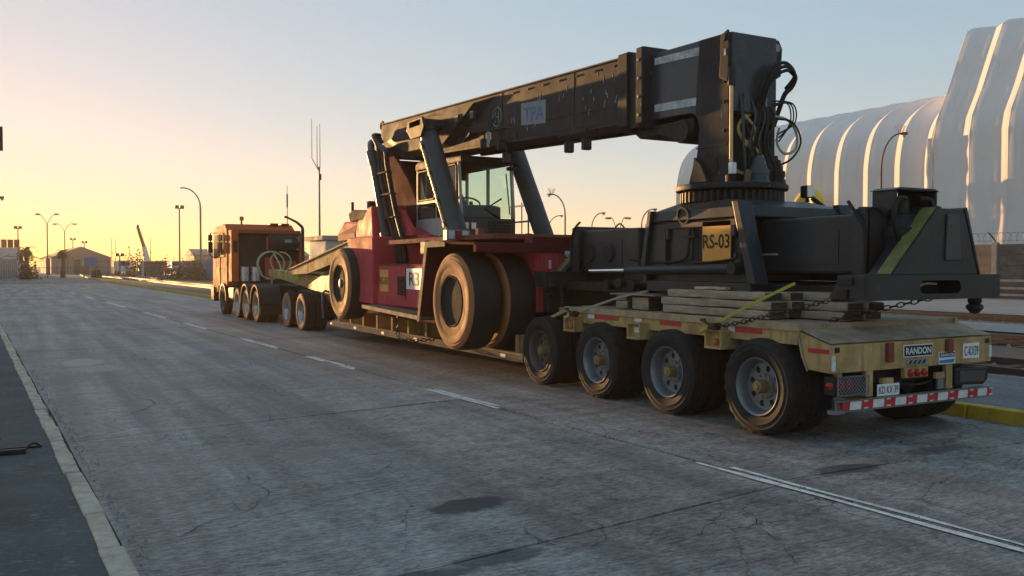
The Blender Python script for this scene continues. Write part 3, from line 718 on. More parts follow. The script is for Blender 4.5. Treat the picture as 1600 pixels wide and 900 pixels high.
M().prism([(8.60, .49), (9.08, .47), (9.15, .52), (9.17, .65), (8.60, .67)], 'Y', 6.0, 6.16).build('lamp_cover', 'dark_steel', tr, bevel=.015)
M().prism([(8.66, .52), (9.06, .51), (9.1, .62), (8.66, .64)], 'Y', 5.99, 5.999).build('lamp_lens', 'cab_dark', tr)
M().lathe([(0, .035), (-.03, .035), (-.04, .001)], 12, 'Y', (6.73, 6.02, .6)).build('side_lamp', 'lamp_red', tr, smooth=40)
for x in (7.24, 8.46): M().box(x, x+.10, 6.005, 6.06, .46, .72).build('bumper_post', 'trailer_paint', tr, bevel=.006)
p = M().box(7.80, 8.16, 6.0, 6.05, .61, .715).build('lamp_panel', 'trailer_paint', tr, bevel=.006)
for x in (7.88, 7.985, 8.09): M().lathe([(0, .04), (-.018, .04), (-.026, .028), (-.028, .001)], 16, 'Y', (x, 6.0, .66)).build('lamp', 'lamp_red', p, smooth=40)
p = M().box(7.38, 7.70, 5.985, 5.993, .46, .575).build('number_plate', 'sign_white', tr)
text('KD KX\u00b739', 'ink', p, (7.54, 5.984, .517), *REAR, .28, .075, depth=.003)
M().box(7.46, 7.62, 5.99, 6.03, .577, .63).build('plate_lamp', 'trailer_paint', tr)
p = M().box(8.28, 8.42, 6.0, 6.03, .58, .64).build('bracket', 'trailer_paint', tr); M().box(8.31, 8.40, 5.995, 6.02, .47, .578).build('connector', 'grey_steel', p)
M().tube(spline([(7.7, 6.05, .58), (7.9, 6.0, .54), (8.2, 6.03, .55), (8.4, 6.05, .6)], 5), .012, 6).build('cable', 'hose_black', tr)
bmp = M().prism([(6.0, .345), (5.945, .345), (5.945, .355), (5.99, .355), (5.99, .445), (5.945, .445), (5.945, .455), (6.0, .455)], 'X', 6.80, 9.16).build('bumper', 'grey_steel', tr)
M().box(6.86, 9.14, 5.955, 5.988, .358, .442).build('bumper_face', 'reflect_red', bmp)
x = 6.95; k = 0
while x < 9.0:
    M().prism([(x, .36), (x+.155, .36), (x+.165, .44), (x+.01, .44)], 'Y', 5.951, 5.954).build('white_stripe', 'reflect_white', bmp)
    for zz in ((.36, .374), (.427, .44)):
        M().prism([(x+.20, zz[0]), (x+.255, zz[0]), (x+.26, zz[1]), (x+.205, zz[1])], 'Y', 5.951, 5.954).build('white_stripe', 'reflect_white', bmp)
    x += .325
M().box(6.72, 6.86, 5.93, 6.02, .335, .37).build('bumper_end', 'grey_steel', bmp)
M().box(7.0, 8.9, 6.2, 6.3, .55, .72).build('rear_crossmember', 'dark_steel', tr)
# low bed between the axle groups
M().box(7.16, 8.74, 11.9, 21.6, .30, .398).build('bed_deck', 'deck_dust', tr)
for x in (7.2, 8.58): M().box(x, x+.12, 12.0, 21.8, .40, .72).build('bed_beam', 'trailer_paint', tr)
for x0 in (6.70, 9.12):
    M().box(x0, x0+.08, 11.9, 21.5, .26, .37).build('bed_rail', 'dirt_brown', tr)
    M().box(x0-.004, x0+.084, 11.9, 21.5, .374, .386).build('bed_rail_cap', 'deck_dust', tr)
for k in range(11):
    y = 12.2+.9*k
    M().box(6.79, 7.19, y, y+.09, .27, .66).build('bed_rib', 'trailer_paint', tr)
    if k % 2 == 0: M().box(6.695, 6.699, y+.25, y+.42, .29, .345).build('reflector', 'reflect_white', tr)
M().box(8.76, 9.1, 12.2, 21.2, .3, .37).build('bed_edge', 'deck_dust', tr); M().box(6.79, 7.15, 12.2, 21.2, .3, .37).build('bed_edge', 'deck_dust', tr)
M().prism([(10.72, 1.16), (11.0, 1.16), (12.4, .72), (12.4, .4), (11.9, .4), (10.72, .9)], 'X', 7.2, 7.34).build('rear_knee', 'trailer_paint', tr)
M().prism([(10.72, 1.16), (11.0, 1.16), (12.4, .72), (12.4, .4), (11.9, .4), (10.72, .9)], 'X', 8.56, 8.7).build('rear_knee', 'trailer_paint', tr)
M().hexa([(6.8, 10.78, 1.10), (9.1, 10.78, 1.10), (9.1, 11.6, .86), (6.8, 11.6, .86), (6.8, 10.78, 1.15), (9.1, 10.78, 1.15), (9.1, 11.6, .9), (6.8, 11.6, .9)]).build('ramp_plate', 'deck_dust', tr)
# gooseneck
for x in (6.95, 8.85):
    M().prism([(26.2, 1.62), (26.2, 1.48), (24.5, 1.52), (20.9, 1.95), (20.4, 2.28), (20.4, 2.36)], 'X', x, x+.05).build('gooseneck_side', 'trailer_paint', tr)
    M().prism([(26.25, 1.625), (26.25, 1.66), (20.35, 2.41), (20.35, 2.37)], 'X', x-.04, x+.12).build('gooseneck_rail', 'deck_edge', tr)
M().prism([(26.2, 1.56), (20.5, 2.27), (20.5, 2.31), (26.2, 1.60)], 'X', 7.01, 8.84).build('gooseneck_floor', 'deck_dust', tr)
for x in (7.15, 8.45):
    M().prism([(29.8, 1.42), (29.8, 1.62), (25.2, 1.50), (23.2, 1.42), (23.2, 1.05), (25.2, 1.12)], 'X', x, x+.28).build('neck_beam', 'trailer_paint', tr)
    M().prism([(25.3, 1.12), (23.0, 1.62), (21.9, 1.66), (21.45, .32), (22.0, .32), (23.4, 1.0)], 'X', x-.05, x+.36).build('neck_leg', 'dusty_rim', tr)
M().prism([(24.4, 1.3), (23.3, 1.66), (22.1, 1.66), (21.6, .5), (21.9, .5)], 'X', 7.5, 8.35).build('neck_plate', 'dark_steel', tr)
for k in range(4):
    M().hexa([(7.144, 28.3-k*.6, 1.33), (7.144, 28.05-k*.6, 1.33), (7.148, 28.05-k*.6, 1.33), (7.148, 28.3-k*.6, 1.33), (7.144, 28.15-k*.6, 1.46), (7.144, 27.9-k*.6, 1.46), (7.148, 27.9-k*.6, 1.46), (7.148, 28.15-k*.6, 1.46)]).build('hazard_stripe', 'strap_yellow', tr)
sp = M().torus((7.6, 21.9, 2.36), (.1, -.1, 1), .33, .13, 24, 10).build('spare_tyre', 'rubber', tr, smooth=60)
# two-axle dolly under the neck
dl = thing('dolly', (TC, 24.6, 0), 'two axle dolly with pale dusty rims under the trailer neck behind the tractor', 'dolly')
for y in (25.35, 23.85):
    wheel(dl, 6.58+.14, y, .5, TYD, RIM_P, HUB_D, 1, True, y)
    wheel(dl, 2*TC-6.72, y, .5, TYD, RIM_P, HUB_D, -1, True, y)
    M().cyl((6.9, y, .5), (9.0, y, .5), .08, 10).build('axle', 'dark_steel', dl)
for x in (7.4, 8.35): M().box(x, x+.15, 23.0, 27.2, .75, .98).build('dolly_frame', 'dark_steel', dl)
M().box(7.3, 8.6, 23.9, 25.3, .99, 1.04).build('dolly_plate', 'dark_steel', dl)
M().tube(spline([(7.0, 23.2, .35), (6.95, 23.1, .8), (7.05, 23.3, 1.05), (7.4, 23.6, 1.1)], 5), .03, 6).build('mudguard_stay', 'grey_steel', dl)
for y in (25.35, 23.85): M().box(6.75, 7.25, y-.5, y-.48, .3, .78) if False else None

# ------------------------------------------------------------------ reach stacker
rs = thing('reach_stacker', (TC, 15, .39), 'worn red and black reach stacker with its long boom and spreader, loaded on the trailer', 'reach stacker')
def mir(x): return 2*TC-x
BIG = M().lathe(ring_profile_tyre(.785, .40, .50, True), 72, closed=True).mesh('tyre', 'worn_rubber', smooth=30)
# sidewall of the outer tyre carries dust with the sun's orange painted in: its own ring, proud of the rubber
def sidewall(ri, R_, h):
    m = M(); m.lathe([(-h*1.0-.004, ri+.03), (-h*1.05-.004, ri+(R_-ri)*.35), (-h*1.035-.006, ri+(R_-ri)*.40), (-h*1.07-.005, ri+(R_-ri)*.45), (-h*1.06-.005, ri+(R_-ri)*.70), (-h*1.03-.005, ri+(R_-ri)*.72), (-h*1.03-.005, ri+(R_-ri)*.80), (-h*.97-.006, R_-.055), (-h*.885-.003, R_-.022)], 72)
    for f in [f for f in m.bm.faces if len(f.verts) > 20]: m.bm.faces.remove(f)
    return m.mesh('sidewall', 'sunlit_rubber', smooth=30)
SW = sidewall(.40, .785, .25)
def big_rim():
    m = M(); m.lathe([(-.225, .40), (-.25, .408), (-.262, .40), (-.255, .385), (-.235, .375), (-.20, .365), (-.12, .345), (-.115, .325), (-.02, .31), (.08, .30), (.10, .25), (.10, .001)], 56)
    return m.mesh('wheel', 'rim_dark', smooth=35)
BRIM = big_rim()
def big_hub(out):
    m = M(); m.lathe([(.1, .17), (out+.05, .16), (out+.02, .14), (out+.02, .09), (out-.03, .085), (out-.05, .06), (out-.055, .001)], 28)
    for k in range(12):
        a = 2*math.pi*k/12; c, s_ = math.cos(a), math.sin(a)
        m.cyl((.1, .215*c, .215*s_), (.045, .215*c, .215*s_), .02, 6)
    return m.mesh('hub', 'rim_dark', smooth=40)
BHUB = big_hub(.04)
def lug_hub():
    m = M(); m.lathe([(.1, .30), (-.16, .30), (-.17, .285), (-.17, .22), (-.14, .20), (-.14, .13), (-.22, .12), (-.24, .08), (-.24, .001)], 32)
    for k in range(10):
        a = 2*math.pi*k/10; c, s_ = math.cos(a), math.sin(a)
        m.cyl((-.16, .255*c, .255*s_), (-.205, .255*c, .255*s_), .036, 8); m.cyl((-.205, .255*c, .255*s_), (-.225, .255*c, .255*s_), .02, 6)
    for k in range(6):
        a = 2*math.pi*k/6; m.cyl((-.13, .165*math.cos(a), .165*math.sin(a)), (-.17, .165*math.cos(a), .165*math.sin(a)), .02, 6)
    return m.mesh('hub', 'chrome_dark', smooth=40)
pm('chrome_dark', (.05, .052, .056), .6, .2, .2, 6, (.05, .045, .04), .4, 7, .05, 30)
LHUB = lug_hub()
RW = .785
def stacker_wheel(x, y, z, hub, side, dual):
    o = Vector(rs['_o']); wh = link('wheel', BRIM, rs, Vector((x, y, z))-o); wh.rotation_euler = (0, 0, 0 if side > 0 else math.pi)
    link('tyre', BIG, wh); link('hub', hub, wh); link('sidewall', SW, wh)
    if dual: link('tyre', BIG, wh, (.63, 0, 0)); link('sidewall', SW, wh, (.63, 0, 0))
for s in (1, -1):
    stacker_wheel(6.27 if s > 0 else mir(6.27), 13.0, 1.175, BHUB, s, True)
    stacker_wheel(6.36 if s > 0 else mir(6.36), 19.05, 1.35, LHUB, s, False)
M().cyl((6.5, 13, 1.175), (9.4, 13, 1.175), .25, 16).build('drive_axle', 'dark_steel', rs, smooth=40)
M().cyl((6.5, 19.05, 1.35), (9.4, 19.05, 1.35), .14, 12).build('steer_axle', 'dark_steel', rs, smooth=40)
# red body
M().prism([(22.1, 2.36), (22.15, 2.52), (21.6, 2.83), (19.6, 2.77), (19.15, 2.86), (18.75, 3.06), (18.2, 3.05), (18.2, 2.36)], 'X', 7.05, mir(7.05)).build('counterweight', 'red_paint', rs, bevel=.05)
for s in (1, -1):
    def X(a): return a if s > 0 else mir(a)
    a, b = sorted((X(6.62), X(7.049)))
    m = M(); pr = [(20.0, 2.36), (20.05, 2.50), (19.8, 2.80), (19.3, 2.80), (18.95, 2.97), (18.8, 3.03), (18.45, 3.03), (18.35, 2.36)]
    m.prism(pr, 'X', a, b)
    for v_ in m.bm.verts:
        if abs(v_.co.x-X(6.62)) < .01: v_.co.x += s*(.11*(v_.co.y-18.2))
    m.build('counterweight_side', 'red_paint', rs, bevel=.05)
    a, b = sorted((X(6.9), X(7.6)))
    M().hexa([(X(6.82), 20.06, 2.365), (X(7.05), 22.05, 2.365), (X(7.05), 20.04, 2.365), (X(6.9), 19.9, 2.365), (X(6.82), 20.10, 2.50), (X(7.05), 22.1, 2.52), (X(7.05), 20.0, 2.8), (X(6.9), 19.8, 2.8)]).build('counterweight_corner', 'dusty_red', rs)
    a, b = sorted((X(6.32), X(7.0)))
    M().prism([(19.18, 2.35), (18.50, .97), (17.5, .95), (17.5, 2.35)], 'X', a, b).build('rear_guard', 'red_paint', rs, bevel=.03)
    a, b = sorted((X(6.60), X(7.0)))
    M().prism([(19.8, 2.352), (16.75, 2.352), (16.75, 2.4), (17.4, 2.9), (18.2, 2.9), (18.2, 2.358)], 'X', a+.3 if s > 0 else a, b if s > 0 else b-.3).build('shoulder_panel', 'red_paint', rs)
    a, b = sorted((X(6.42), X(7.2)))
    eb = M().box(a, b, 14.72, 17.497, .95, 1.745).build('side_box', 'red_paint', rs, bevel=.02)
    a2, b2 = sorted((X(6.41), X(7.2))); M().box(a2, b2, 14.74, 17.49, 1.747, 1.765).build('box_top', 'dusty_red', rs)
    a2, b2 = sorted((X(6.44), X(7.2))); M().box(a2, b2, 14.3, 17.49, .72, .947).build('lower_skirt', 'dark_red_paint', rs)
    a2, b2 = sorted((X(7.0), X(7.38))); M().prism([(14.3, 1.768), (17.49, 1.768), (17.49, 2.55), (16.6, 2.34), (14.3, 2.24)], 'X', a2, b2).build('upper_panel', 'red_paint', rs, bevel=.02)
    a2, b2 = sorted((X(6.02), X(6.46))); st = M().hexa([(a2, 14.25, .82), (b2, 14.25, .82), (b2, 17.28, .90), (a2, 17.28, .90), (a2, 14.25, .865), (b2, 14.25, .865), (b2, 17.28, .955), (a2, 17.28, .955)]).build('step', 'dirt_brown', rs, bevel=.006)
    a2, b2 = sorted((X(6.008), X(6.018))); M().hexa([(a2, 14.25, .80), (b2, 14.25, .80), (b2, 17.28, .89), (a2, 17.28, .89), (a2, 14.25, .872), (b2, 14.25, .872), (b2, 17.28, .96), (a2, 17.28, .96)]).build('step_lip', 'deck_edge', st)  # tan strip paints the lit edge of the step
    # front mudguard
    a2, b2 = sorted((X(6.0), X(7.12)))
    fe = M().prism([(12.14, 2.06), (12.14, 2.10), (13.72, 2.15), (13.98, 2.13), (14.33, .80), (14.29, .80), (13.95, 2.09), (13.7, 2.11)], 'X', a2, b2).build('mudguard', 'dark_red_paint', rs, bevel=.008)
    a2, b2 = sorted((X(5.985), X(5.999)))
    M().prism([(13.2, 2.055), (13.2, 2.125), (13.7, 2.16), (14.0, 2.14), (14.36, .78), (14.27, .78), (13.92, 2.05)], 'X', a2, b2).build('mudguard_edge', 'deck_edge', fe)  # tan plate paints the golden sunlit rim of the mudguard
    a2, b2 = sorted((X(6.02), X(6.14))); ml = M().box(a2, b2, 14.04, 14.30, 1.93, 2.17).build('side_lamp', 'hose_black', rs, bevel=.03)
M().box(6.03, mir(6.03), 12.13, 12.25, 1.955, 2.10).build('front_beam', 'dark_red_paint', rs, bevel=.01)
M().box(7.16, mir(7.16), 12.26, 16.5, 1.0, 2.05).build('front_frame', 'red_paint', rs, bevel=.02)
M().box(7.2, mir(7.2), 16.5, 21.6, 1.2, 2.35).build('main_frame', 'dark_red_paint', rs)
M().box(6.4, mir(6.4), 12.3, 16.9, 2.16, 2.245).build('deck_plate', 'dusty_red', rs, bevel=.01)
M().box(6.95, mir(6.95), 12.28, 12.33, 2.102, 2.2).build('cross_rail', 'dark_red_paint', rs)
for x in (6.95, 8.1): M().box(x, x+.10, 12.20, 12.29, 2.10, 2.25).build('rail_bracket', 'dusty_red', rs, bevel=.008)
fr = M().box(7.18, 7.75, 12.16, 12.255, 1.55, 1.95).build('front_panel', 'red_paint', rs)
M().box(7.32, 7.36, 12.150, 12.157, 1.70, 1.83).build('reflector', 'reflect_white', fr)
for (x0, y) in ((7.6, 12.13),):
    sg = M().box(x0, x0+.42, y-.012, y, 1.62, 1.98).build('fleet_sign', 'sign_white', rs)
    text('R3', 'ink', sg, (x0+.21, y-.013, 1.80), *REAR, .30, .22, bold=.01)
M().box(7.2, 8.7, 11.98, 12.15, 1.0, 1.45).build('tow_block', 'dark_steel', rs, bevel=.03)
# signs on the side box
sg = M().box(6.405, 6.419, 15.13, 15.88, 1.30, 1.69).build('fleet_sign', 'sign_white', rs)
text('R3', 'ink', sg, (6.404, 15.505, 1.495), *LEFT, .44, .26, bold=.012)
sg = M().box(6.405, 6.419, 16.83, 17.30, 1.22, 1.66).build('number_sign', 'sign_orange', rs)
text('RS-03', 'ink', sg, (6.404, 17.065, 1.44), *LEFT, .44, .15, bold=.01)
vt = M().box(6.412, 6.419, 15.98, 16.36, 1.17, 1.54).build('vent', 'hose_black', rs)
for k in range(8): M().hexa([(6.405, 15.99, 1.185+.045*k), (6.412, 15.99, 1.185+.045*k), (6.412, 16.35, 1.185+.045*k), (6.405, 16.35, 1.185+.045*k), (6.402, 15.99, 1.20+.045*k), (6.412, 15.99, 1.207+.045*k), (6.412, 16.35, 1.207+.045*k), (6.402, 16.35, 1.20+.045*k)]).build('slat', 'dark_red_paint', vt)
M().box(6.408, 6.419, 15.92, 15.94, 1.1, 1.72).build('panel_seam', 'dark_red_paint', rs); M().box(6.408, 6.419, 14.80, 14.98, 1.25, 1.5).build('latch_recess', 'hose_black', rs)
# hump details: work lamps and camera
ex = thing
m = M(); m.prism([(21.6, 2.84), (21.7, 3.05), (21.3, 3.12), (20.4, 3.06), (20.1, 2.84)], 'X', 7.2, 7.75); bx_ = m.build('engine_intake', 'rubber', rs, bevel=.03)
M().cyl((7.25, 21.5, 3.05), (7.25, 21.5, 3.32), .035, 8).build('intake_pipe', 'dark_steel', bx_); M().box(7.35, 7.58, 20.6, 20.75, 3.12, 3.30).build('lamp', 'dark_steel', bx_, bevel=.02)
# boom carrier plates
for s in (1, -1):
    a, b = sorted((7.36 if s > 0 else mir(7.36), 7.44 if s > 0 else mir(7.44)))
    M().prism([(20.05, 4.35), (19.3, 4.42), (18.8, 4.1), (18.15, 3.62), (17.7, 3.15), (17.5, 2.7), (17.45, 2.2), (19.9, 2.2), (20.25, 3.2)], 'X', a, b).build('boom_carrier', 'dark_red_paint', rs, bevel=.01)
M().box(7.45, mir(7.45), 19.7, 19.78, 2.3, 4.2).build('carrier_web', 'dark_red_paint', rs)
M().cyl((7.2, 19.7, 4.35), (mir(7.2), 19.7, 4.35), .13, 16).build('boom_pin', 'dark_steel', rs, smooth=40)
# hydraulic lines climbing the carrier
M().tube(spline([(7.25, 19.9, 4.62), (7.0, 19.45, 4.50), (6.84, 18.98, 4.22), (6.80, 18.70, 3.88), (6.79, 18.22, 2.91), (6.78, 17.88, 2.22), (6.76, 17.66, 1.86)], 7), .085, 12).build('hydraulic_pipe', 'cab_dark', rs, smooth=50)
M().cyl((6.78, 17.98, 2.44), (6.755, 17.64, 1.80), .115, 14).build('pipe_sleeve', 'cab_dark', rs, smooth=50)
M().cyl((6.84, 18.98, 4.24), (6.80, 18.74, 3.96), .12, 14, .10).build('pipe_elbow', 'cab_dark', rs, smooth=50)
for k, (d, r) in enumerate(((0, .05), (-.20, .042), (-.42, .055))):
    M().tube(spline([(7.3, 19.7+d*.3, 4.75-.08*k), (7.0, 19.3+d*.4, 4.66-.08*k), (6.86, 18.6+d, 4.30-.05*k), (6.82, 18.35+d, 3.81), (6.81, 17.86+d, 2.87), (6.79, 17.38+d, 2.2), (6.77, 17.24+d, 1.80)], 7), r, 8).build('hydraulic_hose', 'hose_black', rs, smooth=50)
for z, y in ((3.72, 18.4), (3.25, 18.15), (2.75, 17.95)): M().box(6.74, 6.9, y-.52, y+.08, z-.018, z+.018).build('hose_clamp', 'crack_dark', rs)
for (y0, z0, y1, z1, wd) in ((18.52, 3.9, 18.28, 3.35, .12), (18.3, 3.2, 18.1, 2.75, .10), (18.12, 4.05, 17.98, 3.55, .10)):
    M().hexa([(6.80, y0-wd, z0), (6.83, y0-wd, z0), (6.83, y0, z0), (6.80, y0, z0), (6.80, y1-wd, z1), (6.83, y1-wd, z1), (6.83, y1, z1), (6.80, y1, z1)]).build('hose_plate', 'dusty_red', rs)
# lift cylinders
for s in (1, -1):
    x = 7.03 if s > 0 else mir(7.03)
    T, B = Vector((x, 16.30, 4.42)), Vector((x, 14.82, 2.20)); d = (B-T).normalized()
    cy = M().cyl(T+d*.10, B, .185, 24).build('lift_cylinder', 'cab_dark', rs, smooth=50)
    M().cyl(T-d*.02, T+d*.16, .205, 24).build('cylinder_cap', 'dark_steel', cy, smooth=50)
    M().lathe([(-.2, .17), (.2, .17)], 20, 'X', tuple(T-d*.05)).build('cylinder_eye', 'dark_steel', cy, smooth=40)
    if s > 0:
        n = Vector((-1, .3, .2)).normalized()
        M().tube([T+d*.30+n*.15, T+d*.4+n*.215, T+d*1.2+n*.215, B-d*.3+n*.215, B-d*.15+n*.18], .028, 8).build('cylinder_pipe', 'bronze_rod', cy, smooth=50)
        for q in (.5, 1.15, 1.8, 2.35): M().cyl(T+d*q+n*.18, T+d*(q+.03)+n*.25, .05, 8).build('pipe_clamp', 'dark_steel', cy)
    M().prism([(16.75, 4.62), (16.05, 4.62), (15.95, 4.42), (16.1, 4.25), (16.6, 4.25), (16.85, 4.45)], 'X', *(sorted((6.86 if s > 0 else mir(6.86), 6.80 if s > 0 else mir(6.80))))).build('cylinder_mount', 'dark_steel', rs, bevel=.01)
    M().box(*sorted((6.8 if s > 0 else mir(6.8), 7.6 if s > 0 else mir(7.6))), 16.1, 16.7, 4.45, 4.6).build('mount_arm', 'black_paint', rs, bevel=.02)
# hand rail on the far side
for z in (2.70, 3.05): M().cyl((9.6, 17.6, z), (9.6, 16.2, z), .02, 6).build('hand_rail', 'pole_steel', rs)
for y in (17.55, 16.8, 16.25): M().cyl((9.6, y, 2.2), (9.6, y, 3.05), .02, 6).build('rail_post', 'pole_steel', rs)
# cab
cx0, cx1, cy0, cy1, cz0, cz1 = 7.38, 8.52, 15.5, 17.6, 2.26, 3.86
m = M()
for (x, y, yt) in ((cx0, cy0, cy0+.10), (cx1, cy0, cy0+.10), (cx0, 16.62, 16.6), (cx0, cy1, cy1), (cx1, cy1, cy1), (cx1, 16.6, 16.6)):
    m.hexa([(x-.03, y-.03, 2.66), (x+.03, y-.03, 2.66), (x+.03, y+.03, 2.66), (x-.03, y+.03, 2.66), (x-.03, yt-.03, 3.75), (x+.03, yt-.03, 3.75), (x+.03, yt+.03, 3.75), (x-.03, yt+.03, 3.75)])
cb = m.build('cab', 'cab_grey', rs, bevel=.01)
M().box(cx0-.035, cx1+.035, cy0-.02, cy1+.04, cz0, 2.66).build('cab_base', 'cab_dark', cb, bevel=.015)
M().box(cx0-.045, cx0-.037, 15.6, cy1+.02, 2.34, 2.70).build('cab_side_panel', 'cab_grey', cb)
M().box(cx0-.04, cx0-.02, 15.6, cy1, 3.02, 3.07).build('window_bar', 'cab_dark', cb)
M().prism([(cy0-.12, 3.72), (cy0-.1, 3.84), (cy1-.1, 3.92), (cy1+.06, 3.86), (cy1+.06, 3.74)], 'X', cx0-.05, cx1+.05).build('cab_roof', 'hose_black', cb, bevel=.03)
def pane(name, pts, mat='cab_glass'): M().poly(pts).build(name, mat, cb)
pane('windscreen', [(cx0+.03, cy0-.01, 2.68), (cx1-.03, cy0-.01, 2.68), (cx1-.03, cy0+.09, 3.74), (cx0+.03, cy0+.09, 3.74)])
pane('side_window', [(cx0-.005, cy0+.03, 2.68), (cx0-.005, 16.58, 2.68), (cx0-.005, 16.58, 3.74), (cx0-.005, cy0+.12, 3.74)], 'dusty_glass')
pane('side_window', [(cx0-.005, 16.66, 2.7), (cx0-.005, cy1-.04, 2.7), (cx0-.005, cy1-.04, 3.74), (cx0-.005, 16.66, 3.74)], 'dusty_glass')
pane('side_window', [(cx1+.005, cy0+.03, 2.68), (cx1+.005, cy1-.04, 2.68), (cx1+.005, cy1-.04, 3.74), (cx1+.005, cy0+.12, 3.74)])
pane('rear_window', [(cx0+.04, cy1, 2.68), (cx1-.04, cy1, 2.68), (cx1-.04, cy1, 3.74), (cx0+.04, cy1, 3.74)])
m = M()
for (y0, y1, z0, z1) in ((16.70, 17.54, 3.1, 3.70), (16.68, 17.54, 2.70, 2.99), (15.66, 16.56, 2.70, 3.70)):
    m.tube([(cx0-.02, y0, z0+.05), (cx0-.02, y0+.05, z0), (cx0-.02, y1-.05, z0), (cx0-.02, y1, z0+.05), (cx0-.02, y1, z1-.05), (cx0-.02, y1-.05, z1), (cx0-.02, y0+.05, z1), (cx0-.02, y0, z1-.05), (cx0-.02, y0, z0+.05)], .022, 6)
m.build('window_frame', 'hose_black', cb)
m = M(); m.tube([(cx0+.62, cy1-.03, 2.75), (cx0+.62, cy1-.03, 3.7)], .05, 6); m.tube([(cx0+.05, cy1-.03, 2.95), (cx1-.05, cy1-.03, 2.95)], .035, 6); m.box(cx0+.55, cx1-.05, cy1-.06, cy1-.02, 3.58, 3.73); m.build('inner_pillar', 'dusty_red', cb)
m = M(); m.box(7.75, 8.15, 16.6, 17.1, 2.5, 2.85); m.prism([(17.02, 2.8), (17.14, 2.8), (17.26, 3.42), (17.16, 3.45)], 'X', 7.75, 8.15); m.prism([(17.2, 3.45), (17.27, 3.45), (17.29, 3.62), (17.22, 3.62)], 'X', 7.84, 8.06); m.build('seat', 'hose_black', cb, bevel=.04)
m = M(); m.torus((7.95, 16.25, 3.02), (0, -.5, .8), .19, .018, 20, 6); m.cyl((7.95, 16.25, 3.02), (7.95, 16.0, 2.5), .04, 8); m.build('steering_wheel', 'hose_black', cb)
m = M(); m.box(8.2, 8.42, 16.3, 17.2, 2.5, 2.98); m.box(7.5, 7.66, 16.5, 17.2, 2.5, 2.9); m.prism([(15.7, 2.6), (16.1, 2.6), (15.95, 2.95), (15.7, 2.9)], 'X', 7.6, 8.35); m.build('console', 'hose_black', cb, bevel=.03)
M().tube([(8.2, cy0-.04, 2.66), (7.9, cy0-.03, 2.85), (8.25, cy0, 3.05)], .018, 6).build('wiper', 'hose_black', cb)
M().tube([(8.42, cy0-.03, 2.75), (8.38, cy0+.05, 3.55)], .014, 6).build('wiper', 'hose_black', cb)
for k in range(4): M().box(7.95, 8.42, cy0-.035, cy0-.021, 2.38+.06*k, 2.42+.06*k).build('grille_slat', 'hose_black', cb)
M().lathe([(0, .10), (.06, .10)], 14, 'Z', (8.5, 15.55, 3.62)).build('cab_mirror', 'hose_black', cb)
M().box(7.42, 7.52, cy0-.04, cy0-.022, 2.45, 2.57).build('cab_lamp', 'lamp_clear', cb); M().box(7.58, 7.68, cy0-.04, cy0-.022, 2.45, 2.57).build('cab_lamp', 'lamp_clear', cb)
# tail light cluster on the front deck corner
lc = M().box(6.12, 6.55, 13.4, 13.55, 2.16, 2.34).build('light_cluster', 'grey_steel', rs, bevel=.01)
for x, mt in ((6.15, 'lamp_clear'), (6.27, 'lamp_red'), (6.40, 'lamp_clear')): M().box(x, x+.11, 13.385, 13.4, 2.18, 2.32).build('lamp', mt, lc, bevel=.01)
M().box(6.6, 6.7, 13.2, 13.32, 2.15, 2.36).build('rail_bracket', 'dusty_red', rs, bevel=.01)

# ------------------------------------------------------------------ boom
BX0, BX1 = 7.50, 8.40
bo = M().prism([(20.1, 5.05), (20.15, 4.9), (19.95, 4.50), (18.6, 4.10), (16.6, 4.06), (10.3, 3.78), (10.3, 4.66)], 'X', BX0, BX1).build('boom', 'black_paint', rs, bevel=.012)
def lerp(y): return 4.66+(y-10.3)*(.39/9.8)
M().prism([(10.3, 4.668), (10.3, 4.69), (20.1, 5.08), (20.1, 5.058)], 'X', BX0-.02, BX1+.02).build('boom_top_plate', 'black_paint', bo)
for x0 in (BX0-.02, BX1-.06): M().prism([(10.3, 3.735), (10.3, 3.779), (16.6, 4.055), (16.6, 4.01)], 'X', x0, x0+.08).build('boom_edge', 'black_paint', bo)
for s in (1, -1):
    def X(a): return a if s > 0 else mir(a)
    def side(p): return sorted(p)
    a, b = X(7.30), X(BX0)
    # rear cheek plate with a chamfered back edge
    P4 = [(19.75, 4.62), (18.7, 4.16), (16.2, 4.10), (14.3, 4.78), (16.5, 4.80), (19.2, 4.96)]
    m = M(); base = m.v([(X(BX0-.001), y, z) for y, z in P4]); cxy = (17.2, 4.55)
    topv = m.v([(X(7.36), cxy[0]+(y-cxy[0])*f, cxy[1]+(z-cxy[1])*.86) for (y, z), f in zip(P4, (.72, .72, .9, .78, .9, .72))])
    m.f(topv)
    for i in range(6): m.f([base[i], base[(i+1) % 6], topv[(i+1) % 6], topv[i]])
    m.build('cheek_plate', 'black_paint', bo)
    m = M(); m.hexa([(X(BX0-.001), 15.7, 4.12), (X(BX0-.001), 14.5, 4.20), (X(BX0-.001), 14.2, 4.42), (X(BX0-.001), 15.4, 4.36), (X(BX0-.10), 15.2, 4.2), (X(BX0-.02), 14.55, 4.22), (X(BX0-.02), 14.3, 4.40), (X(BX0-.10), 15.1, 4.32)]); m.build('gusset', 'black_paint', bo)
M().torus((7.55, 20.2, 5.05), (1, 0, 0), .10, .03, 14, 6).build('lifting_eye', 'dark_steel', bo)
for y, z in ((15.55, 4.48), (14.9, 4.46)): M().box(7.34, 7.41, y, y+.16, z, z+.15).build('boom_lamp', 'cab_dark', bo, bevel=.015)
pnl = M().prism([(13.36, 4.13), (12.55, 4.06), (12.55, 4.44), (13.36, 4.50)], 'X', BX0-.008, BX0-.001).build('logo_panel', 'faded_panel', bo)
text('TPA', 'faded_blue', pnl, (BX0-.009, 12.93, 4.27), (0, -1, -.06), (0, -.02, 1), .66, .24, bold=.02)
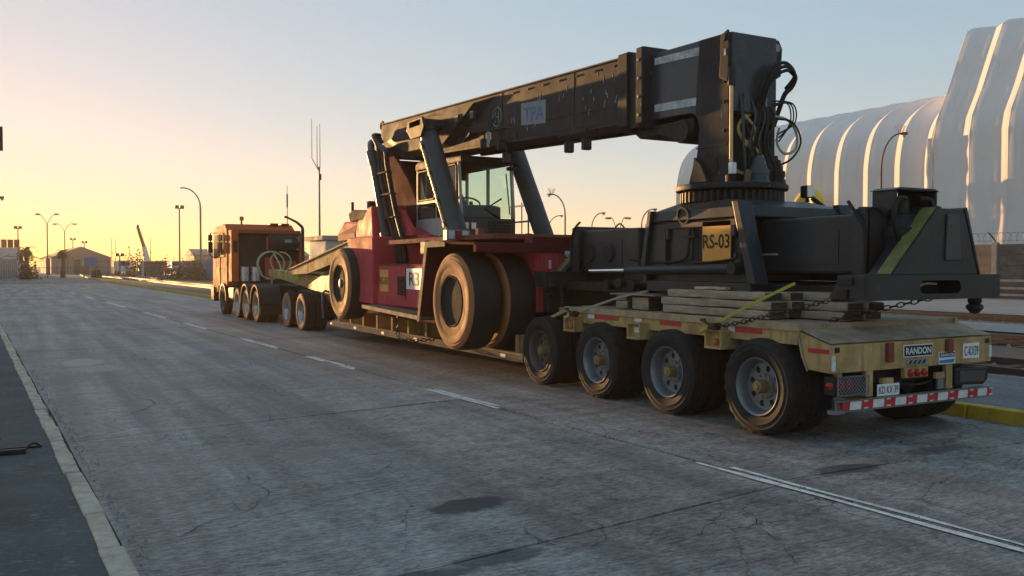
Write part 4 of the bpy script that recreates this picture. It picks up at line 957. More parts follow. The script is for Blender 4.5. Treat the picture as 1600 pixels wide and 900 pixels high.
lg = M().torus((BX0-.004, 14.25, 4.40), (1, 0, 0), .17, .012, 24, 4, 1.0).build('logo_ring', 'faded_panel', bo)
text('H', 'faded_panel', lg, (BX0-.006, 14.25, 4.40), *LEFT, .15, .2)
# weld seams, bolts and wear marks on the boom
for y in (11.7, 14.05): M().prism([(y, 3.86+(y-10.3)*.043), (y+.03, 3.86+(y-10.3)*.043), (y+.03, lerp(y)-.01), (y, lerp(y)-.01)], 'X', BX0-.006, BX0-.001).build('weld_seam', 'black_paint', bo)
M().prism([(10.5, 4.02), (10.5, 4.04), (16.2, 4.26), (16.2, 4.24)], 'X', BX0-.006, BX0-.001).build('weld_seam', 'black_paint', bo)
for k in range(7): M().cyl((BX0-.02, 10.62+.5*k, lerp(10.62+.5*k)-.07), (BX0, 10.62+.5*k, lerp(10.62+.5*k)-.07), .018, 6).build('bolt', 'dark_steel', bo)
for k in range(26):
    y = random.uniform(10.6, 13.8); z = random.uniform(4.0, 4.55); L = random.uniform(.03, .12); a = random.uniform(-.5, .5)
    M().hexa([(BX0-.003, y, z), (BX0-.003, y+.012, z), (BX0-.001, y+.012, z), (BX0-.001, y, z), (BX0-.003, y+a*L, z+L), (BX0-.003, y+a*L+.006, z+L), (BX0-.001, y+a*L+.006, z+L), (BX0-.001, y+a*L, z+L)]).build('scrape', 'worn_white', bo)
# work lamps under the boom
def flood(x, y, z, r=(0, 0, 0)):
    f = M().box(x-.07, x+.07, y-.05, y+.05, z-.18, z).build('flood_lamp', 'hose_black', bo, bevel=.02); M().box(x-.055, x+.055, y-.056, y-.051, z-.16, z-.02).build('lens', 'cab_dark', f)
    M().cyl((x, y, z), (x, y, z+.14), .018, 6).build('lamp_stem', 'dark_steel', f); return f
flood(7.50, 11.85, 3.68); flood(7.46, 11.30, 3.66); flood(7.42, 14.6, 4.05); flood(7.42, 13.95, 3.95); flood(7.42, 13.75, 3.70)
M().cyl((7.5, 12.2, 3.8), (7.5, 11.1, 3.76), .015, 6).build('lamp_bar', 'dark_steel', bo)
M().box(7.44, 7.49, 14.52, 14.58, 3.90, 4.2).build('lamp_bracket', 'white_paint', bo)
M().tube(spline([(7.46, 16.2, 4.43), (7.42, 15.6, 4.42), (7.40, 15.0, 4.22), (7.42, 14.3, 4.18), (7.42, 13.6, 4.12), (7.44, 13.4, 3.95)], 5), .018, 6).build('boom_cable', 'hose_black', bo)
# collar at the mouth of the outer section
for z in (3.8, 4.05, 4.3, 4.55): M().cyl((7.40, 9.95, z), (7.43, 9.95, z), .022, 6).build('collar_bolt', 'grey_steel', bo)
for y0, y1, g in ((10.24, 10.46, .07), (9.88, 10.02, .08)):
    M().prism([(7.50-g, 3.70), (7.58-g, 3.62), (8.32+g, 3.62), (8.40+g, 3.70), (8.40+g, 4.68+g*.5), (8.36+g, 4.73), (7.54-g, 4.73), (7.50-g, 4.68+g*.5)], 'Y', y0, y1).build('collar', 'black_paint', bo, bevel=.012)
M().box(7.48, 8.42, 10.02, 10.24, 3.66, 4.69).build('collar_sleeve', 'dark_steel', bo)
M().prism([(10.35, 3.62), (10.2, 3.52), (9.75, 3.52), (9.6, 3.46), (9.35, 3.36), (9.15, 3.38), (9.05, 3.52), (9.05, 3.66), (10.35, 3.66)], 'X', 7.62, 8.28).build('slide_block', 'black_paint', bo, bevel=.02)
M().lathe([(-.38, .15), (.38, .15)], 22, 'X', (TC, 9.25, 3.50)).build('slide_roller', 'black_paint', bo, smooth=40)
# inner section
m = M().prism([(9.9, 4.63), (8.3, 4.585), (8.3, 3.62), (8.92, 3.64), (9.05, 3.70), (9.9, 3.73)], 'X', 7.58, 8.32); inn_ = m.build('inner_section', 'inner_boom', rs, bevel=.015)
M().prism([(9.80, 4.555), (8.85, 4.515), (8.85, 4.41), (9.80, 4.465)], 'X', 7.572, 7.579).build('worn_strip', 'worn_white', inn_)
M().prism([(9.80, 3.93), (8.85, 3.885), (8.85, 3.785), (9.80, 3.83)], 'X', 7.572, 7.579).build('worn_strip', 'worn_white', inn_)
# nose column
nc = M().prism([(8.95, 4.60), (8.20, 4.585), (8.20, 2.77), (9.12, 2.77), (9.02, 3.1), (8.97, 3.3), (8.95, 3.50), (8.98, 3.60), (9.06, 3.66)], 'X', 7.57, 7.65).build('nose_column', 'black_paint', rs, bevel=.012)
M().prism([(8.95, 4.60), (8.20, 4.585), (8.20, 2.77), (9.12, 2.77), (9.02, 3.1), (8.97, 3.3), (8.95, 3.50), (8.98, 3.60), (9.06, 3.66)], 'X', 8.25, 8.33).build('column_side', 'black_paint', nc, bevel=.012)
M().box(7.651, 8.249, 8.36, 8.42, 2.77, 4.57).build('column_web', 'black_paint', nc)
M().box(7.651, 8.249, 8.22, 8.359, 4.0, 4.565).build('head_plate', 'inner_boom', nc, bevel=.01)
M().lathe([(0, .075), (-.008, .075)], 20, 'Y', (8.0, 8.219, 4.22)).build('painted_hole', 'ink', nc)  # solid black disc, the darkness of the hole is painted
M().box(7.65, 8.25, 8.95, 9.0, 2.8, 3.6).build('column_back', 'black_paint', nc)
lug = M().prism([(8.32, 4.05), (8.50, 4.15), (8.52, 4.50), (8.46, 4.60), (8.36, 4.60), (8.32, 4.52)], 'Y', 8.30, 8.36).build('lifting_lug', 'black_paint', nc, bevel=.008)
M().lathe([(0, .05), (-.07, .05)], 16, 'Y', (8.43, 8.364, 4.50)).build('lug_disc', 'worn_white', lug)  # solid pale disc painted in place of an open hole
M().prism([(8.36, 4.56), (8.20, 4.61), (8.16, 4.5), (8.17, 4.05), (8.20, 3.98), (8.40, 4.06), (8.36, 4.3)], 'X', 7.53, 7.568).build('cheek', 'black_paint', nc, bevel=.01)
M().lathe([(0, .045), (.05, .045)], 16, 'X', (7.50, 8.25, 4.52)).build('cheek_pin', 'dark_steel', nc)
M().box(7.524, 7.529, 8.22, 8.27, 4.30, 4.38).build('small_label', 'worn_white', nc)
M().cyl((7.58, 8.16, 3.95), (7.58, 8.16, 2.98), .026, 10).build('strut_rod', 'bronze_rod', nc, smooth=50)
M().cyl((7.58, 8.16, 4.15), (7.58, 8.16, 3.93), .05, 10).build('strut_end', 'dark_steel', nc, smooth=50)
M().box(7.55, 7.63, 8.10, 8.19, 2.86, 3.0).build('connector', 'sign_white', nc, bevel=.01)
M().box(7.52, 7.64, 8.12, 8.22, 2.62, 2.86).build('valve', 'dark_steel', nc, bevel=.02)
def hose(pts, r, mat, ribs=False, name='hose', par=None):
    P_ = spline(pts, 8); m = M(); m.tube(P_, r, 8)
    if ribs:
        L = 0
        for a, b in zip(P_, P_[1:]):
            L += (b-a).length
            if L > .035: L = 0; m.torus(tuple((a+b)/2), tuple(b-a), r, r*.32, 10, 4)
    return m.build(name, mat, par or nc, smooth=50)
hose([(7.70, 8.33, 3.85), (7.72, 8.24, 3.68), (7.88, 8.20, 3.55), (7.98, 8.17, 3.42), (7.90, 8.16, 3.27), (7.76, 8.16, 3.30), (7.70, 8.17, 3.43), (7.80, 8.2, 3.56), (7.96, 8.26, 3.62)], .020, 'hose_yellow', True)
hose([(7.72, 8.15, 3.36), (7.80, 8.14, 3.24), (7.98, 8.12, 3.16), (8.08, 8.10, 3.02), (8.02, 8.12, 2.88), (7.86, 8.15, 2.86), (7.74, 8.3, 2.92)], .022, 'hose_yellow', True)
hose([(7.95, 8.16, 2.62), (7.85, 8.12, 2.58), (7.80, 8.12, 2.44), (7.84, 8.1, 2.30), (7.80, 8.2, 2.2)], .024, 'hose_yellow', True)
hose([(8.20, 8.2, 3.62), (8.45, 8.1, 3.58), (8.62, 8.1, 3.42), (8.62, 8.12, 3.22), (8.45, 8.15, 3.16), (8.36, 8.2, 3.30), (8.40, 8.2, 3.48)], .017, 'hose_green')
hose([(8.25, 8.2, 3.58), (8.5, 8.05, 3.55), (8.66, 8.05, 3.32), (8.55, 8.1, 3.10), (8.32, 8.2, 2.98)], .014, 'hose_black')
for k in range(3):
    hose([(7.98+.05*k, 8.15, 3.7), (7.98+.06*k, 8.05, 3.95), (8.12+.06*k, 8.0, 4.18-.03*k), (8.36+.05*k, 8.0, 4.26-.04*k), (8.54, 8.04, 4.14-.03*k), (8.50, 8.2, 3.98)], .022, 'hose_black')
    hose([(8.0+.07*k, 8.15, 3.5), (8.02+.06*k, 8.1, 3.1), (7.9+.1*k, 8.1, 2.8), (7.95+.1*k, 8.15, 2.6)], .022, 'hose_black')
m = M(); m.box(7.98, 8.32, 8.15, 8.3, 3.5, 3.62)
for k in range(4): m.cyl((8.02+.08*k, 8.18, 3.42), (8.02+.08*k, 8.18, 3.72), .025, 8)
m.build('valve_block', 'dark_steel', nc, bevel=.008)
m = M()
for k in range(2): m.cyl((8.0+.13*k, 8.15, 3.72), (8.0+.13*k, 8.15, 3.82), .02, 8)
m.build('hose_fitting', 'grey_steel', nc)
hose([(8.50, 8.1, 4.2), (8.58, 8.08, 4.12), (8.55, 8.12, 4.0), (8.46, 8.16, 3.9), (8.40, 8.2, 3.72), (8.34, 8.25, 3.5)], .034, 'hose_black')
for k in range(7):
    x = 7.72+.075*k; r1 = random.uniform(-.08, .08)
    hose([(x, 8.2, 3.95-.03*k), (x+r1, 8.1, 3.6), (x-r1*.8, 8.08, 3.25), (x+r1*.5+.05, 8.1, 2.95), (x+.1, 8.2, 2.8)], random.choice((.012, .016, .02)), random.choice(('hose_black', 'hose_black', 'cab_dark')))
for k in range(3): hose([(8.2, 8.18, 3.7+.05*k), (8.44+.05*k, 8.08, 3.78), (8.5+.04*k, 8.08, 3.55), (8.36, 8.16, 3.3+.05*k)], .011, 'hose_black')

M().box(7.562, 7.569, 8.24, 9.0, 3.225, 3.245).build('weld_seam', 'black_paint', nc)
M().prism([(8.9, 3.1), (8.75, 3.15), (8.5, 3.08), (8.45, 2.95), (8.6, 2.86), (8.85, 2.9)], 'X', 7.56, 7.569).build('grease_patch', 'hose_black', nc)
M().prism([(9.1, 2.79), (9.0, 3.0), (8.97, 3.12), (8.8, 3.02), (8.62, 2.79)], 'X', 7.50, 7.568).build('foot_gusset', 'black_paint', nc, bevel=.01)
for z in (3.4, 3.75, 4.0): M().cyl((7.555, 8.32, z), (7.57, 8.32, z), .02, 6).build('bolt', 'dark_steel', nc)
for k in range(14):
    z = random.uniform(3.0, 4.5); x = random.uniform(7.7, 8.2); L = random.uniform(.05, .16)
    M().box(x, x+.008, 8.215, 8.219, z, z+L).build('scrape', 'worn_white', nc) if z > 4.02 and z+L < 4.55 else None
bpy.context.view_layer.update()
def squeeze(o):                      # the column is slimmer fore and aft than first laid out
    for v_ in o.data.vertices: v_.co.y = 8.33-15+(v_.co.y+15-8.2)*.74
    for c in o.children: squeeze(c)
squeeze(nc)
# ------------------------------------------------------------------ rotator
RC = (7.95, 8.70)
ro = M().lathe([(2.685, .69), (2.695, .70), (2.745, .70), (2.755, .69)], 64, 'Z', (*RC, 0)).build('rotator', 'black_paint', rs, smooth=40)
for f in ('gear_ring',):
    m = M(); m.lathe([(2.53, .60), (2.535, .62), (2.66, .62), (2.684, .60)], 144, 'Z', (*RC, 0), mod=lambda i, k: (.035 if k % 3 != 0 else 0) if i in (1, 2) else 0); m.build(f, 'dark_steel', ro)
def motor(x, y, z, sc, mat):
    m = M(); m.lathe([(0, .17), (.04, .17), (.05, .15), (.12, .15), (.13, .16), (.20, .16), (.21, .13), (.27, .125), (.28, .10), (.36, .095), (.37, .06), (.42, .055), (.425, .001)], 24, 'Z', (0, 0, 0))
    for v_ in m.bm.verts: v_.co = Vector((x, y, z))+v_.co*sc
    for k in range(8): m.cyl((x+.15*sc*math.cos(k*.785), y+.15*sc*math.sin(k*.785), z+.03), (x+.15*sc*math.cos(k*.785), y+.15*sc*math.sin(k*.785), z+.08), .012, 5)
    return m.build('rotator_motor', mat, ro, smooth=40)
motor(7.93, 8.20, 2.757, .80, 'motor_blue'); motor(8.40, 8.42, 2.757, .9, 'hose_black')
M().cyl((7.74, 8.2, 2.77), (7.72, 8.15, 2.9), .04, 8).build('grease_pipe', 'bronze_rod', ro)
# ------------------------------------------------------------------ spreader
SX0, SX1 = 7.12, mir(7.12)
sp = M().prism([(9.0, 2.30), (9.0, 1.56), (8.05, 1.56), (8.05, 2.30)], 'X', SX0+.12, SX1-.12).build('spreader', 'spreader_paint', rs, bevel=.01)
for x0, x1 in ((SX0+.05, SX0+.10), (SX1-.10, SX1-.05)):
    M().prism([(9.24, 2.30), (9.35, 1.75), (9.28, 1.56), (7.42, 1.56), (7.64, 2.30)], 'X', x0, x1).build('side_skin', 'spreader_paint', sp)
# roof pyramid under the gear ring
M().hexa([(SX0-.02, 7.60, 2.302), (SX1+.02, 7.60, 2.302), (SX1+.02, 9.26, 2.302), (SX0-.02, 9.26, 2.302), (SX0+.0, 7.62, 2.43), (SX1-.0, 7.62, 2.43), (SX1-.0, 9.22, 2.43), (SX0+.0, 9.22, 2.43)]).build('roof_rim', 'spreader_paint', sp, bevel=.012)
M().hexa([(SX0+.02, 7.64, 2.432), (SX1-.02, 7.64, 2.432), (SX1-.02, 9.2, 2.432), (SX0+.02, 9.2, 2.432), (7.35, 8.0, 2.53), (8.55, 8.0, 2.53), (8.55, 9.0, 2.53), (7.35, 9.0, 2.53)]).build('roof', 'spreader_paint', sp)
for s in (1, -1):
    def X(a): return a if s > 0 else mir(a)
    a, b = sorted((X(SX0), X(SX0+.049)))
    M().prism([(9.22, 2.27), (9.33, 1.75), (9.30, 1.66), (8.98, 1.66), (8.98, 2.27)], 'X', a, b).build('side_rib', 'spreader_paint', sp)
    M().prism([(8.979, 2.27), (8.979, 2.21), (7.66, 2.21), (7.64, 2.27)], 'X', a, b).build('side_rib', 'spreader_paint', sp)
    a, b = sorted((X(SX0-.06), X(SX0+.9)))
    M().prism([(7.70, 2.48), (7.60, 2.48), (7.32, 1.54), (7.44, 1.54)], 'X', *sorted((X(SX0-.08), X(SX0+.13)))).build('end_plate', 'spreader_paint', sp, bevel=.01)
    M().prism([(9.20, 2.44), (9.28, 2.44), (9.42, 1.75), (9.36, 1.54), (9.28, 1.54), (9.33, 1.75)], 'X', *sorted((X(SX0-.06), X(SX0+.13)))).build('end_plate', 'spreader_paint', sp, bevel=.01)
    a, b = sorted((X(SX0-.05), X(SX0+.3))); M().box(a, b, 7.42, 9.3, 1.42, 1.555).build('sill', 'spreader_paint', sp, bevel=.01)
    # telescoping cylinder along the foot
    xc = X(SX0-.06)
    cyy = M().cyl((xc, 9.72, 1.685), (xc, 7.62, 1.715), .055, 16).build('telescope_cylinder', 'spreader_paint', sp, smooth=50)
    M().cyl((xc, 10.60, 1.672), (xc, 9.72, 1.685), .024, 12).build('rod', 'chrome', cyy, smooth=50)
    M().lathe([(-.06, .07), (.06, .07)], 16, 'X', (xc, 7.66, 1.715)).build('cylinder_eye', 'dark_steel', cyy, smooth=40)
    for (y, z) in ((9.0, 2.16), (9.1, 1.80), (7.80, 2.17), (7.70, 1.80)):
        hp = M().box(*sorted((X(SX0+.015), X(SX0+.045))), y-.075, y+.075, z-.10, z+.10).build('hatch', 'dark_steel', sp, bevel=.012)
        M().box(*sorted((X(SX0+.005), X(SX0+.0149))), y-.055, y+.055, z-.08, z+.08).build('hatch_cover', 'inner_boom', hp, bevel=.01)
    hose([(X(SX0+.02), 8.52, 2.24), (X(SX0+.0), 8.53, 2.0), (X(SX0), 8.56, 1.86), (X(SX0), 8.72, 1.80), (X(SX0), 9.2, 1.79), (X(SX0-.02), 9.7, 1.83)], .018, 'hose_black', par=sp)
    hose([(X(SX0+.02), 8.46, 2.24), (X(SX0+.0), 8.46, 2.0), (X(SX0), 8.46, 1.80)], .014, 'hose_black', par=sp)
    hose([(X(SX0), 8.42, 1.775), (X(SX0), 8.1, 1.79), (X(SX0-.01), 7.72, 1.83), (X(SX0-.02), 7.68, 1.9)], .014, 'hose_black', par=sp)
    M().box(*sorted((X(SX0-.02), X(SX0+.03))), 8.40, 8.60, 2.08, 2.11).build('hose_clamp', 'dark_steel', sp)
sg = M().box(SX0+.0, SX0+.012, 7.80, 8.28, 1.80, 2.265).build('number_sign', 'sign_orange', sp)
text('RS-03', 'ink', sg, (SX0-.001, 8.04, 2.03), *LEFT, .455, .165, bold=.012)
M().torus((SX0-.01, 8.62, 2.36), (1, 0, .2), .10, .02, 16, 6).build('hose_loop', 'hose_black', sp)
wl_ = M().box(8.86, 9.0, 8.3, 8.42, 2.62, 2.78).build('flood_lamp', 'hose_black', sp, bevel=.02); M().box(8.865, 8.995, 8.29, 8.299, 2.63, 2.77).build('lens', 'lamp_clear', wl_)
M().cyl((8.93, 8.36, 2.45), (8.93, 8.36, 2.62), .02, 6).build('lamp_stem', 'dark_steel', wl_)
hose([(8.95, 8.3, 2.62), (9.05, 8.2, 2.5), (9.1, 8.1, 2.38), (9.05, 8.0, 2.28)], .03, 'hose_black', par=sp)
# arms and end beams
def arm(dy, Y0):     # dy=+1 builds towards the camera end (-Y); positions mirrored about Y0
    def Y(d): return Y0-dy*d
    def B(x0, x1, d0, d1, z0, z1, name, mat, bev=.012, par=None): return M().box(x0, x1, *sorted((Y(d0), Y(d1))), z0, z1).build(name, mat, par or sp, bevel=bev)
    ar = B(7.50, 8.40, 1.16, 2.62, 1.66, 2.275, 'arm', 'spreader_paint', .03)
    B(7.492, 7.499, 1.55, 2.3, 1.76, 2.12, 'arm_panel', 'spreader_paint', .003, ar)
    if dy < 0:
        for d in (1.85, 2.36):
            M().lathe([(0, .125), (.05, .125)], 28, 'X', (7.455, Y(d), 1.93)).build('arm_port', 'dark_steel', ar, smooth=40)
            M().lathe([(-.012, .13), (0, .14), (.02, .14)], 28, 'X', (7.48, Y(d), 1.93)).build('port_rim', 'spreader_paint', ar, smooth=40)
        M().box(7.62, 7.8, Y(1.1)-.1, Y(1.1)+.1, 2.276, 2.33).build('arm_cap', 'spreader_paint', ar, bevel=.02)
        hose([(7.7, Y(1.9)-.15, 2.27), (7.7, Y(1.9), 2.36), (7.7, Y(1.9)+.15, 2.27)], .012, 'hose_black', par=ar)
    else:
        M().box(7.60, 7.72, Y(2.2), Y(2.2)+.15, 2.276, 2.30).build('arm_cap', 'spreader_paint', ar)
        M().box(7.488, 7.4915, Y(1.45)-.0, Y(1.45)+.32, 1.865, 1.885).build('worn_strip', 'worn_white', ar) 
    B(7.42, 8.48, 2.60, 2.68, 1.66, 2.34, 'arm_flange', 'spreader_paint', .01)
    # end beam, hollow in the middle
    eb = M()
    d0, d1 = 2.76, 3.10
    ya, yb = sorted((Y(d0), Y(d1)))
    eb.box(6.95, 7.68, ya, yb, 1.415, 1.655); eb.box(8.40, 8.98, ya, yb, 1.415, 1.655); eb.box(7.681, 8.399, ya, yb, 1.61, 1.654); eb.box(7.681, 8.399, ya, yb, 1.416, 1.46)
    o = eb.build('end_beam', 'spreader_paint', sp, bevel=.012)
    m = M(); fy = Y(d1)-.006*dy; A, Bq = [], []
    for k in range(40):
        a = 2*math.pi*k/40; ca, sa = math.cos(a), math.sin(a); cx_ = 8.03
        sx = .25*(1 if ca > .05 else -1 if ca < -.05 else 0)
        A.append((cx_+sx+.066*ca, fy, 1.535+.066*sa)); tx = (8.984-cx_) if ca > 0 else (cx_-6.946); kx = tx/abs(ca) if abs(ca) > 1e-6 else 1e9; kz = .123/abs(sa) if abs(sa) > 1e-6 else 1e9
        kk = min(kx, kz); 
        if kz < kx: Bq.append((cx_+max(-1.084, min(.954, sx*1.6+ca*kk)), fy, 1.535+.123*(1 if sa > 0 else -1)))
        else: Bq.append((cx_+(.954 if ca > 0 else -1.084), fy, 1.535+sa*kk))
    Bq[4] = (8.984, fy, 1.658) if False else Bq[4]
    A_, B_ = m.v(A), m.v(Bq)
    for k in range(40): m.f([A_[k], A_[(k+1) % 40], B_[(k+1) % 40], B_[k]])
    m.build('front_plate', 'spreader_paint', o)
    yf = Y(d1); B(7.69, 8.39, d0+.02, d0+.10, 1.462, 1.608, 'beam_inside', 'ink', 0, o)
    hose([(7.72, Y(2.98), 1.49), (7.85, Y(2.98), 1.53), (7.95, Y(3.0), 1.57), (8.1, Y(3.0), 1.56)], .010, 'hose_green', par=o)
    B(7.85, 8.12, 2.95, 3.0, 1.555, 1.575, 'lock_linkage', 'grey_steel', 0, o)
    for xa, sgn in ((7.595, -1), (8.325, 1)):
        m = M()
        for q in range(6): pass
    for x in ((8.83,) if dy > 0 else (7.10, 8.83)):
        m = M(); m.lathe([(1.414, .07), (1.36, .07), (1.345, .055), (1.33, .085), (1.30, .09), (1.25, .045), (1.235, .001)], 10, 'Z', (x, Y(2.93), 0)); m.build('twistlock', 'dark_steel', o)
    B(6.925, 6.949, d0+.02, d0+.2, 1.56, 1.63, 'corner_plate', 'dark_steel', .004, o); B(6.925, 6.949, d0+.02, d0+.14, 1.43, 1.52, 'corner_plate', 'dark_steel', .004, o)
    M().prism([(Y(2.74), 1.42), (Y(2.62), 1.42), (Y(2.74), 1.60)], 'X', 6.99, 7.05).build('corner_gusset', 'spreader_paint', o)
    # tower: front plate, slanting cheek plates, motor housing
    tw = M().prism([(7.36, 1.657), (8.64, 1.657), (8.40, 2.32), (8.04, 2.32)], 'Y', *sorted((Y(3.02), Y(3.09)))).build('tower', 'spreader_paint', sp, bevel=.008)
    M().prism([(8.10, 1.80), (8.34, 1.80), (8.30, 2.26), (8.12, 2.26)], 'Y', *sorted((Y(3.092), Y(3.11)))).build('tower_recess', 'inner_boom', tw, bevel=.012)
    M().prism([(7.33, 1.657), (7.359, 1.657), (8.045, 2.325), (8.00, 2.34)], 'Y', *sorted((Y(2.80), Y(3.10)))).build('tower_slope', 'spreader_paint', tw, bevel=.004)
    M().prism([(7.333, 1.672), (7.327, 1.667), (7.985, 2.325), (7.99, 2.33)], 'Y', *sorted((Y(2.91), Y(3.07)))).build('warning_stripe', 'olive_stripe', tw)
    M().prism([(8.67, 1.657), (8.645, 1.657), (8.405, 2.325), (8.44, 2.34)], 'Y', *sorted((Y(2.80), Y(3.10)))).build('tower_slope', 'spreader_paint', tw, bevel=.004)
    B(7.45, 8.36, 2.70, 2.73, 1.66, 2.3, 'back_plate', 'dark_steel', .004, tw)
    if dy > 0:
        m = M(); ya, yb = 5.99, 6.27
        m.prism([(ya, 2.50), (yb, 2.50), (yb, 2.25), (ya+.12, 2.25), (ya, 2.36)], 'X', 7.62, 7.65); m.prism([(ya, 2.50), (yb, 2.50), (yb, 2.25), (ya, 2.25)], 'X', 8.23, 8.26)
        m.box(7.651, 7.82, yb-.03, yb, 2.28, 2.50); m.box(8.0, 8.229, yb-.03, yb, 2.28, 2.50); m.box(7.821, 7.999, yb-.03, yb, 2.28, 2.38)
        m.prism([(7.59, 2.501), (7.68, 2.53), (8.2, 2.53), (8.28, 2.501)], 'Y', ya-.02, yb+.02)
        m.build('motor_housing', 'spreader_paint', tw, bevel=.008)
        m = M(); m.lathe([(1.66, .22), (1.86, .22), (1.88, .19), (2.02, .19), (2.04, .22), (2.12, .22), (2.14, .17), (2.26, .14), (2.28, .09), (2.42, .08), (2.44, .001)], 22, 'Z', (7.86, Y(2.76), 0))
        m.build('slew_motor', 'dark_steel', tw, smooth=40)
        for k in (-1, 1): hose([(7.86+k*.1, Y(2.9), 2.42), (7.86+k*.25, Y(2.92), 2.40), (7.86+k*.3, Y(2.92), 2.2), (7.86+k*.2, Y(2.9), 2.0)], .025, 'hose_black', par=tw)
    B(7.40, 7.43, 2.55, 2.72, 1.66, 2.32, 'guide_post', 'spreader_paint', .004, tw)
    hose([(7.40, Y(2.5), 2.40), (7.37, Y(2.6), 2.3), (7.385, Y(2.72), 2.1), (7.39, Y(2.72), 1.68)], .018, 'hose_black', par=tw)
arm(1, 8.88); arm(-1, 8.88)
M().box(7.35, 8.55, 7.2, 10.6, 1.40, 1.54).build('spreader_keel', 'spreader_paint', sp, bevel=.02)
M().box(7.30, 8.6, 9.6, 11.6, 1.38, 1.50).build('keel_plate', 'dark_steel', sp)
for k in range(3): M().lathe([(-.05, .07), (.05, .07)], 14, 'X', (7.2, 9.75+.3*k, 1.48+.03*(k % 2))).build('hose_reel', 'dark_steel', sp, smooth=40)

# ------------------------------------------------------------------ timber under the spreader
def sleeper(x0, x1, y0, y1, z0, z1, label, mat='timber', group='old timber sleepers under the spreader', yaw=0):
    t = thing('timber_sleeper', ((x0+x1)/2, (y0+y1)/2, z0), label, 'timber', group)
    m = M(); n = 8; rings = []
    for i in range(n+1):
        y = y0+(y1-y0)*i/n; e = [random.uniform(-.006, .006) for _ in range(8)]
        rings.append(m.v([(x0+e[0], y, z0+e[1]), (x1+e[2], y, z0+abs(e[3])), (x1+e[4], y, z1+e[5]), (x0+e[6], y, z1+e[7])]))
    for a, b in zip(rings, rings[1:]):
        for k in range(4): m.f([a[k], a[(k+1) % 4], b[(k+1) % 4], b[k]])
    m.f(rings[0][::-1]); m.f(rings[-1])
    m.build('beam', mat, t, bevel=.012)
    if mat == 'timber':
        c = M(); c.box(x0+.008, x1-.008, y0-.009, y0-.007, z0+.008, z1-.008); c.build('end_grain', 'timber_end', t)
    t.rotation_euler.z = yaw; return t
zs = (1.178, 1.275, 1.372)
for row, (xa, nm) in enumerate(((6.95, 'kerb-facing'), (7.30, 'inner'))):
    pass
W_ = .24
T3 = ('bottom', 'middle', 'top')
for k in range(3):
    o = (.10, .13, .0)[k]
    sleeper(6.95, 6.95+W_, 7.03+(.0, -.03, .05)[k], 8.72+o, zs[k], zs[k]+.088, 'grey weathered sleeper below the orange RS-03 sign, %s of the front left stack' % T3[k])
    sleeper(7.23, 7.23+W_, 6.98+(.05, 0, .02)[k], 8.75+o*.5, zs[k], zs[k]+.088, 'dark sleeper just behind the front left stack under the spreader body, %s one' % T3[k])
for k in range(3):
    y0 = (6.44, 6.40, 6.62)[k]
    sleeper(7.42, 7.66, y0, 7.46+(.0, .04, .02)[k], zs[k], zs[k]+.088, 'grey sleeper with rounded end near the tail of the trailer, %s of that stack' % T3[k])
    sleeper(7.70, 7.94, y0-.03, 7.42, zs[k], zs[k]+.088, 'sleeper in shadow behind the tail stack under the end beam, %s one' % T3[k])
sleeper(6.99, 7.2, 7.74, 8.28, 1.468, 1.502, 'short fresh pale board lying on top of the front left sleeper stack', 'fresh_timber', None)
for k, (x, y0, y1, z, h, lab, mt) in enumerate(((6.98, 9.60, 9.86, 1.178, .10, 'squat wooden block beside the pale strap, lower of two', 'timber'), (6.98, 9.62, 9.84, 1.284, .07, 'thin wooden block with a faded blue band, upper of two by the strap', 'timber'),
                                    (7.02, 9.20, 9.55, 1.178, .16, 'brown wooden block right of the blue banded block', 'timber'))):
    t = sleeper(x, x+.24, y0, y1, z, z+h, lab, mt, 'wooden blocks on the deck')
    if k == 1: M().box(x-.006, x-.002, y0+.01, y1-.01, z+.02, z+.05).build('blue_band', 'blue_paint', t)
t = thing('plywood_sheet', (7.1, 9.6, 1.36), 'thin pale plywood strip resting on the wooden blocks', 'board')
M().box(6.95, 7.4, 9.0, 9.95, 1.362, 1.378).build('sheet', 'deck_dust', t)

# straps and chains
def strap(pts, wd, mat, label, group):
    t = thing('ratchet_strap', pts[0], label, 'strap', group)
    m = M(); L = []
    for i, p in enumerate(pts):
        p = Vector(p); d = (Vector(pts[min(i+1, len(pts)-1)])-Vector(pts[max(i-1, 0)])).normalized(); n = d.cross(Vector((1, 0, .25))).normalized()
        L.append((p-n*wd/2, p+n*wd/2))
    for k in (0, .005):
        pass
    A = m.v([tuple(a) for a, b in L]); B = m.v([tuple(b) for a, b in L]); C_ = m.v([tuple(a+Vector((.006, 0, 0))) for a, b in L]); D_ = m.v([tuple(b+Vector((.006, 0, 0))) for a, b in L])
    for i in range(len(L)-1):
        m.f([A[i], A[i+1], B[i+1], B[i]]); m.f([C_[i], D_[i], D_[i+1], C_[i+1]]); m.f([A[i], C_[i], C_[i+1], A[i+1]]); m.f([B[i], B[i+1], D_[i+1], D_[i]])
    m.build('webbing', mat, t)
    p = Vector(pts[0]); m = M(); m.box(p.x-.05, p.x+.02, p.y-.10, p.y+.03, p.z-.05, p.z+.0); m.cyl(tuple(p+Vector((-.06, -.06, 0))), tuple(p+Vector((.05, -.06, 0))), .03, 8); m.tube([tuple(p+Vector((-.03, .02, .01))), tuple(p+Vector((-.03, .16, .05))), tuple(p+Vector((.03, .16, .05)))], .015, 6)
    m.build('ratchet', 'chain_steel', t, bevel=.005)
    m = M(); m.tube([tuple(p+Vector((-.02, .04, -.03))), tuple(p+Vector((-.05, .12, -.07))), tuple(p+Vector((-.02, .17, -.08)))], .02, 6); m.build('hook', mat, t)
    return t
